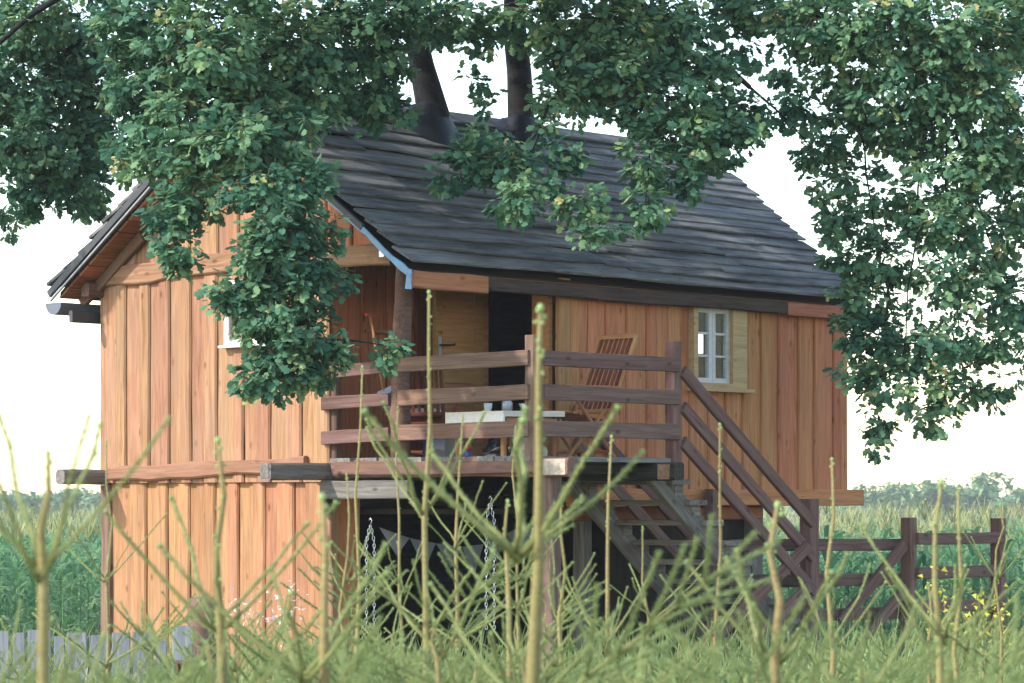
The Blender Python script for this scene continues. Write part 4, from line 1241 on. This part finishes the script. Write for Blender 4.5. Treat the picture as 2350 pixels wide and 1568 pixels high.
def far_crown(seed, n=900):
    rg = np.random.default_rng(seed)
    cs = [(0, 0, .62, .42)] + [(rg.uniform(-.35, .35), rg.uniform(-.3, .3), rg.uniform(.35, .85), rg.uniform(.18, .3)) for _ in range(9)]
    V, T, TI = [], [], []
    for i_ in range(n):
        c = cs[rg.integers(len(cs))]
        d = rg.normal(size=3); d /= np.linalg.norm(d)
        p = np.array([c[0], c[1], c[2]]) + d * c[3] * rg.uniform(.7, 1.05)
        if p[2] < .04: continue
        a, b = rg.normal(size=3), rg.normal(size=3)
        s = rg.uniform(.03, .06)
        k = len(V)
        V += [p + a * s, p + b * s, p - (a + b) * s * .6]; T.append((k, k + 1, k + 2)); t = rg.uniform(0, 1); TI += [t] * 3
    return mesh_np('crown', np.array(V), np.array(T), M_FAR, tint=np.array(TI))
FC = [far_crown(60 + k) for k in range(5)]
FT = mesh('trunk', *tube_data([(0, 0, 0), (0, 0, .25), (.01, 0, .55)], [.035, .03, .015], 7), M_BARK)
far = [(2252, 1092, 118, 'tallest rounded far tree behind the right end of the fence'), (2130, 1106, 110, 'round far tree left of the tallest far tree'), (2060, 1108, 80, 'narrow far tree just right of the house'), (1995, 1116, 60, 'small far tree touching the right house edge in view'),
       (2190, 1128, 90, 'low far tree between the two rounded far trees'), (2335, 1124, 90, 'far tree at the right edge of the picture'), (165, 1126, 100, 'largest far tree at the left beyond the corn'), (90, 1138, 90, 'low far tree left of the largest left-hand one'),
       (20, 1136, 90, 'far tree at the left edge of the picture'), (235, 1132, 80, 'far tree touching the left house wall in view')]
for k, (x, yt, w_, lab) in enumerate(far):
    zd = 430 + R.uniform(-25, 25)
    p = at(x, yt, zd)
    ht = p.z + .3
    t = thing('far_tree', lab, 'tree', (p.x, zd, -.3), R.uniform(0, 6.28), 'hazy trees beyond the corn')
    Ms = Matrix.Diagonal((w_ * zd / F * 1.25, w_ * zd / F * 1.25, ht * 1.0, 1))
    put('crown', FC[k % 5], t, Ms); put('trunk', FT, t, Ms)
fw_v, fw_t, fw_i = [], [], []
for k in range(9000):
    zd = 470 + R.uniform(-20, 40); x = R.uniform(-400, 2750)
    base_h = 2.6 + .7 * math.sin(x * .011) + .5 * math.sin(x * .037 + 1) + (.5 if x > 1900 else 0)
    p = at(x, 1150, zd); p.z = R.random() ** .7 * base_h - .3
    a, b = NP.normal(size=3), NP.normal(size=3); s = R.uniform(.25, .6)
    i0 = len(fw_v); pp = np.array(p)
    fw_v += [pp + a * s, pp + b * s, pp - (a + b) * s * .6]; fw_t.append((i0, i0 + 1, i0 + 2)); t_ = R.random(); fw_i += [t_] * 3
fwd = put('far_wood', mesh_np('far_wood', np.array(fw_v), np.array(fw_t), M_FAR, tint=np.array(fw_i)))
tag(fwd, 'hazy line of distant woodland along the horizon behind the corn', 'wood', kind='stuff')

# ------------------------------------------------------------------ young spruces in the foreground
def needles(rg, pts, dirs, n, ln, ang, V, T, MI, TI, wd=.0014, flat=0.0):
    """needles round a shoot given as polyline"""
    seg = np.linalg.norm(np.diff(pts, axis=0), axis=1)
    cum = np.concatenate([[0], np.cumsum(seg)])
    s = rg.random(n) * cum[-1]
    j = np.clip(np.searchsorted(cum, s) - 1, 0, len(seg) - 1)
    t = (s - cum[j]) / seg[j]
    p = pts[j] + (pts[j + 1] - pts[j]) * t[:, None]
    d = (pts[j + 1] - pts[j]) / seg[j][:, None]
    r_ = rg.normal(size=(n, 3)); r_ -= d * np.sum(r_ * d, axis=1, keepdims=True); r_ /= np.linalg.norm(r_, axis=1, keepdims=True)
    a = ang + rg.normal(size=n) * .15
    nd = d * np.cos(a)[:, None] + r_ * np.sin(a)[:, None]
    sd = np.cross(nd, rg.normal(size=(n, 3))); sd /= np.linalg.norm(sd, axis=1, keepdims=True)
    l_ = ln * rg.uniform(.7, 1.15, n)
    b = len(V)
    for k in range(n):
        V.append(p[k] + sd[k] * wd); V.append(p[k] - sd[k] * wd); V.append(p[k] + nd[k] * l_[k])
        T.append((b, b + 1, b + 2)); MI.append(1); b += 3
        q = rg.random(); TI += [q * .6, q * .6, min(1, q * .6 + .3)]

def add_tube(V, T, MI, TI, pts, radii, nsd=5):
    vs_, fs = tube_data(pts, radii, nsd, .12)
    b = len(V)
    V += [np.array(q) for q in vs_]
    TI += [.5] * len(vs_)
    for f_ in fs:
        for k in range(1, len(f_) - 1):
            T.append((b + f_[0], b + f_[k], b + f_[k + 1])); MI.append(0)

def bud(V, T, MI, TI, p, r_, rg):
    b = len(V)
    for j, (rr, dz) in enumerate(((.6, -.8), (1, 0), (.7, .8))):
        for k in range(6):
            a = 2 * math.pi * k / 6
            V.append(np.array(p) + np.array([math.cos(a) * rr, math.sin(a) * rr, dz]) * r_); TI.append(.5)
    V.append(np.array(p) + np.array([0, 0, r_ * 1.3])); TI.append(.5)
    for j in range(2):
        for k in range(6):
            a, c = b + j * 6 + k, b + j * 6 + (k + 1) % 6
            T.append((a, c, c + 6)); MI.append(2); T.append((a, c + 6, a + 6)); MI.append(2)
    for k in range(6):
        T.append((b + 12 + k, b + 12 + (k + 1) % 6, b + 18)); MI.append(2)

M_SHOOT = wood('spruce_shoot_bark', (.17, .18, .07), (.25, .25, .095), (.32, .31, .13), vary=.15, grain=6, knots=False)
SP_M = [M_STEM, M_NEEDLE, M_BUD]
SP_B = [M_SHOOT, M_NEEDLE, M_BUD]
def rod_mesh(seed, L, r_):
    """this year's shoot: stiff rod with close needles, along +X curving up"""
    rg = np.random.default_rng(seed)
    V, T, MI, TI = [], [], [], []
    pts = np.array([(L * t, rg.normal() * .004, .06 * L * t * t) for t in np.linspace(0, 1, 6)])
    add_tube(V, T, MI, TI, pts, [r_ * (1 - .45 * t) for t in np.linspace(0, 1, 6)])
    needles(rg, pts, None, int(L * 1700), .0125, .45, V, T, MI, TI)
    bud(V, T, MI, TI, pts[-1], r_ * 1.1, rg)
    return mesh_np('branch', np.array(V), np.array(T), SP_B, MI, TI)
def spray_mesh(seed, L, r_, ns=5):
    rg = np.random.default_rng(seed)
    V, T, MI, TI = [], [], [], []
    pts = np.array([(L * t, rg.normal() * .008, .10 * L * t * t - .03 * L * t) for t in np.linspace(0, 1, 7)])
    add_tube(V, T, MI, TI, pts, [r_ * (1 - .7 * t) for t in np.linspace(0, 1, 7)])
    needles(rg, pts, None, int(L * 1300), .016, .75, V, T, MI, TI)
    for j in range(ns):
        t = .28 + .62 * j / ns
        for sd in (-1, 1):
            l_ = L * (.62 - .42 * t) * rg.uniform(.8, 1.15)
            p = np.array([L * t, 0, .10 * L * t * t - .03 * L * t])
            a = rg.uniform(.65, .95)
            e = np.array([math.cos(a), sd * math.sin(a), rg.uniform(-.05, .3)])
            pp = np.array([p + e * l_ * q + np.array([0, 0, .05 * l_ * q * q]) for q in np.linspace(0, 1, 4)])
            add_tube(V, T, MI, TI, pp, [r_ * .45 * (1 - .5 * q) for q in np.linspace(0, 1, 4)], 4)
            needles(rg, pp, None, int(l_ * 1500), .0155, .75, V, T, MI, TI)
    return mesh_np('branch', np.array(V), np.array(T), SP_B, MI, TI)
RODS = [rod_mesh(100 + k, .30 + .03 * k, .0036) for k in range(4)]
SPRAYS = [spray_mesh(110 + k, .55 + .05 * k, .0055) for k in range(4)]

def stem_mesh(seed, H, Lh, r_):
    """H total height, top leader Lh long"""
    rg = np.random.default_rng(seed)
    V, T, MI, TI = [], [], [], []
    lean = rg.normal(size=2) * .012
    zz = [-.05, H * .35, H - Lh - .25, H - Lh, H - Lh * .6, H - Lh * .3, H]
    zz = sorted(max(z, -.05) for z in zz)
    pts = np.array([(lean[0] * z + rg.normal() * .009, lean[1] * z + rg.normal() * .009, z) for z in zz])
    rad = [.022 * (H / 2.0), .017, r_ * 1.5, r_ * 1.25, r_ * .95, r_ * .72, r_ * .5]
    add_tube(V, T, MI, TI, pts, rad, 7)
    top = pts[3:]
    needles(rg, top, None, int(Lh * 1100), .013, .42, V, T, MI, TI)
    for k in range(int(Lh * 26)):      # small buds along the leader
        t = rg.random() ** .8; i_ = min(int(t * 3), 2)
        q = top[i_] + (top[i_ + 1] - top[i_]) * (t * 3 - i_)
        a = rg.uniform(0, 6.28)
        bud(V, T, MI, TI, q + np.array([math.cos(a), math.sin(a), .3]) * r_ * 1.1, r_ * .45, rg)
    bud(V, T, MI, TI, pts[-1], r_ * .85, rg)
    bud(V, T, MI, TI, pts[-1] + np.array([r_ * .8, 0, -r_ * 2.0]), r_ * .6, rg)
    bud(V, T, MI, TI, pts[-1] + np.array([-r_ * .7, r_ * .5, -r_ * 3.2]), r_ * .5, rg)
    return mesh_np('stem', np.array(V), np.array(T), SP_M, MI, TI), pts

def spruce(x, ytop, ywh, z, label, seed, thick=1.0, el0=.9, nb0=5, group='young spruces in the foreground', whorls=5, rods=1.0, bushy=False):
    rg = random.Random(seed)
    p = at(x, ytop, z)
    H = p.z
    Lh = min((ywh - ytop) / F * z, H * .7)
    t = thing('young_spruce', label, 'spruce', (p.x, p.y, 0), 0, group)
    me, pts = stem_mesh(seed, H, Lh, .0056 * thick)
    t.location.x -= pts[-1][0]
    put('stem', me, t)
    zw = H - Lh
    k = 0
    while zw > .25 and k < whorls:
        nb = nb0 if k == 0 else 5
        a0 = rg.uniform(0, 6.28)
        for j in range(nb):
            az = a0 + 2 * math.pi * j / nb + rg.uniform(-.25, .25)
            el = (el0 if k == 0 else (.7 if bushy else .55) if k == 1 else .5 if bushy else .32) + rg.uniform(-.14, .14)
            me = RODS[rg.randrange(4)] if k == 0 or (k == 1 and not bushy and j != 2) else SPRAYS[rg.randrange(4)]
            s = (rg.uniform(.7, 1.05) if k == 0 else rg.uniform(.8, 1.05) * (1 + .10 * k)) * (rods if k == 0 else 1.15 if me in RODS else .9)
            M_ = Matrix.Translation((0, 0, zw + rg.uniform(-.02, .02))) @ Matrix.Rotation(az, 4, 'Z') @ Matrix.Rotation(-el, 4, 'Y') @ Matrix.Rotation(rg.uniform(-.3, .3), 4, 'X') @ Matrix.Diagonal((s, s * max(1, thick * .9) if k == 0 else s, s * max(1, thick * .9) if k == 0 else s, 1))
            put('branch', me, t, M_)
        zw -= rg.uniform(.22, .30) if bushy else rg.uniform(.30, .42); k += 1
    return t

SPR = [
 (985, 672, 1185, 10.0, 'tall young spruce with its thin yellow leader crossing the porch rails left of centre', 1.35),
 (1240, 708, 1292, 6.6, 'thick blurred spruce leader with a green bud reaching in front of the porch corner post', 1.75),
 (832, 842, 1335, 12.5, 'slim spruce leader in front of the left porch rails, ending below the rail top', 1.1),
 (913, 935, 1360, 13.5, 'slim spruce leader standing in front of the round log post', 1.0),
 (1062, 955, 1255, 12.0, 'spruce leader whose tip reaches the edge of the white table', 1.0),
 (1183, 980, 1330, 13.0, 'thin spruce leader just left of the thick blurred central one', .9),
 (1404, 1002, 1500, 11.0, 'spruce leader in front of the beam ends right of the porch corner', 1.25),
 (1650, 975, 1460, 11.5, 'spruce leader crossing the stair handrails', 1.2),
 (1783, 1160, 1520, 7.2, 'stout blurred spruce leader at the foot of the stairs', 1.9),
 (1908, 1055, 1490, 10.5, 'spruce leader right of the stair foot with a wide branch fork', 1.4),
 (2158, 1105, 1480, 8.0, 'reddish blurred spruce leader between the two fence posts', 1.4),
 (2198, 1118, 1500, 9.0, 'thinner spruce leader close right of the reddish one by the fence', 1.1),
 (2292, 1160, 1330, 14.0, 'dark small-tipped spruce leader over the last fence post', .8),
 (503, 1012, 1440, 7.0, 'blurred green spruce leader in front of the lower plank wall', 1.6),
 (738, 1142, 1560, 6.2, 'thick blurred bent-tipped spruce leader at the corner of the lower wall', 1.7),
 (112, 1042, 1330, 5.2, 'very blurred spruce with broad soft branches at far left', 1.3),
 (240, 1010, 1335, 13.0, 'dark thin spruce leader along the left edge of the house', .9),
 (1165, 1150, 1400, 9.5, 'short spruce shoot with round bud left of the thick central leader', 1.2),
 (1287, 1150, 1420, 10.5, 'short spruce shoot with round bud right of the thick central leader', 1.0),
 (1474, 1210, 1420, 13.0, 'thin short spruce leader before the stair stringers', .8),
 (795, 1090, 1400, 12.0, 'thin needled spruce leader at the right corner of the lower wall', .9),
 (2130, 1340, 1480, 11.0, 'small pale spruce leader left of the reddish one', .9),
]
for k, (x, yt, yw, z, lab, th) in enumerate(SPR):
    spruce(x, yt, yw, z, lab, 200 + k, thick=th, el0=.72 if k % 3 else .9, nb0=6 if k in (0, 1, 15) else 5, rods=1.25 if k in (0, 1, 15) else 1.0)
rs = random.Random(91)
FILL = []
for k in range(44):
    x = -40 + (k + rs.random()) * 2440 / 44
    z = rs.uniform(6.0, 8.0) if k % 9 == 0 else rs.uniform(9, 18)
    yt_ = rs.uniform(1400, 1520)
    if x < 520: yt_ = rs.uniform(1470, 1560)
    elif 1300 < x: yt_ = rs.uniform(1475, 1555)
    FILL.append((x, yt_, z))
LMK = [(0, 'the far left edge'), (110, 'the very blurred left spruce'), (240, 'the left house edge'), (350, 'the grey paling fence end'), (460, 'the log post'), (610, 'the white-flowered weed'), (740, 'the lower wall corner'), (850, 'the left swing chain'), (985, 'the tall yellow leader'), (1120, 'the right swing chain'), (1240, 'the thick central leader'), (1404, 'the beam ends'), (1530, 'the stair stringers'), (1650, 'the stair handrails'), (1783, 'the stout leader'), (1908, 'the wide branch fork'), (2085, 'the middle fence post'), (2200, 'the yellow weeds'), (2330, 'the far right edge')]
byl = {}
for f_ in FILL:
    byl.setdefault(min(LMK, key=lambda q: abs(q[0] - f_[0]))[1], []).append(f_)
k = 0
for lm_, lst in byl.items():
    lst.sort(key=lambda q: q[2])
    words = [''] if len(lst) == 1 else ['nearer ', 'farther '] if len(lst) == 2 else ['nearest ', 'middle ', 'farthest ', 'hindmost ', 'last ', 'rearmost ', 'very last '][:len(lst)]
    for (x, yt, z), w_ in zip(lst, words):
        spruce(x, yt, yt + rs.uniform(.08, .2) * F / z, z, w_ + 'low bushy young spruce at the bottom edge below ' + lm_, 300 + k, thick=.9, el0=.85, whorls=4, bushy=k % 2 == 0, group='low bushy spruces along the bottom')
        k += 1

# ------------------------------------------------------------------ grass and weeds
gp = []
for k in range(8000):
    z = rs.uniform(16, 30); xx = rs.uniform(-60, 2410)
    gp.append((at(xx, 1150, z), rs.uniform(.25, .9) * (1.15 if xx > 1500 else 1)))
for k in range(5000):
    z = rs.uniform(8, 16); xx = rs.uniform(-60, 2410)
    gp.append((at(xx, 1150, z), rs.uniform(.6, 1.25)))
gV, gT, gI = [], [], []
for (p, H) in gp:
    u_, v_ = (Vector((p.x, p.y, 0)) - A).dot(UX), (Vector((p.x, p.y, 0)) - A).dot(VX)
    if u_ > .2 and v_ > .2 and u_ < 7: continue
    a = rs.uniform(0, 6.28); b = rs.uniform(.1, .5) * H; w_ = rs.uniform(.004, .009)
    dx, dy = math.cos(a), math.sin(a)
    i0 = len(gV); t_ = min(1, max(0, rs.gauss(.5, .25)))
    for (f_, wz) in ((0, 1), (.5, .8)):
        cx, cy, cz = p.x + dx * b * f_ ** 2, p.y + dy * b * f_ ** 2, H * f_ * (1 - .1 * f_) + gz(p.x, p.y)
        gV += [(cx - dy * w_ * wz, cy + dx * w_ * wz, cz), (cx + dy * w_ * wz, cy - dx * w_ * wz, cz)]
    gV.append((p.x + dx * b, p.y + dy * b, H * .92)); gI += [t_] * 5
    gT += [(i0, i0 + 1, i0 + 3), (i0, i0 + 3, i0 + 2), (i0 + 2, i0 + 3, i0 + 4)]
gr = put('tall_grass', mesh_np('tall_grass', np.array(gV), np.array(gT), M_GRASS, tint=np.array(gI)))
tag(gr, 'tall green and straw grass between the spruces and the house', 'grass', kind='stuff')

def weed(name, label, x, ytop, z, spread, flo, seed, cat, ns=6):
    rg = np.random.default_rng(seed)
    p = at(x, ytop, z)
    t = thing(name, label, cat, (p.x, p.y, gz(p.x, p.y)), 0, None)
    H = p.z - gz(p.x, p.y)
    V, T, MI, TI = [], [], [], []
    FV, FTt = [], []
    for j in range(ns):
        az = rg.uniform(0, 6.28); sp_ = spread * rg.uniform(.2, 1)
        top = np.array([math.cos(az) * sp_, math.sin(az) * sp_, H * rg.uniform(.82, 1)])
        pts = np.array([top * np.array([q * q, q * q, q]) for q in np.linspace(0, 1, 6)])
        add_tube(V, T, MI, TI, pts, [.005 * (1 - .6 * q) for q in np.linspace(0, 1, 6)], 4)
        for k in range(26):
            q = rg.uniform(.25, .9); c = top * np.array([q * q, q * q, q])
            d = rg.normal(size=3) * np.array([1, 1, .5]); d /= np.linalg.norm(d); s_ = np.cross(d, [0, 0, 1.0]); l_ = rg.uniform(.05, .10)
            b = len(V); V += [c, c + d * l_ * .5 + s_ * l_ * .16, c + d * l_, c + d * l_ * .5 - s_ * l_ * .16]; TI += [rg.random()] * 4
            T += [(b, b + 1, b + 2), (b, b + 2, b + 3)]; MI += [1, 1]
        for k in range(30):
            c = top + rg.normal(size=3) * np.array([.05, .05, .07]); r_ = rg.uniform(.006, .013)
            b = len(FV)
            for q in range(3):
                FV.append(c + rg.normal(size=3) * r_)
            FTt.append((b, b + 1, b + 2))
    put('stalks', mesh_np('stalks', np.array(V), np.array(T), [M_STEM, M_GRASS], MI, TI), t)
    put('flowers', mesh_np('flowers', np.array(FV), np.array(FTt), flo), t)['kind'] = 'stuff'
weed('yellow_weed', 'yellow-flowering weed between the fence posts at lower right', 2190, 1330, 17, .35, M_YEL, 5, 'weed', 7)
weed('yellow_weed', 'yellow-flowering weed below the last fence post', 2262, 1385, 16, .30, M_YEL, 6, 'weed', 7)
weed('white_weed', 'small weed with whitish flowers at the foot of the lower plank wall', 612, 1375, 22, .35, M_WFLO, 7, 'weed', 8)

# ------------------------------------------------------------------ haze
hv, hf = [], []
box_data((0, 240, 7.5), (1400, 700, 18.0), hv, hf)
mh_ = bpy.data.materials.new('haze_air'); mh_.use_nodes = True
hn = mh_.node_tree; hn.nodes.clear()
pv = hn.nodes.new('ShaderNodeVolumePrincipled'); ho = hn.nodes.new('ShaderNodeOutputMaterial')
pv.inputs['Color'].default_value = (.93, .96, 1, 1)
pv.inputs['Density'].default_value = .00035
pv.inputs['Anisotropy'].default_value = 0.0
hn.links.new(pv.outputs[0], ho.inputs['Volume'])
hz = put('haze', mesh('haze', hv, hf, mh_))
tag(hz, 'thin pale summer haze over the field', 'haze', kind='stuff')
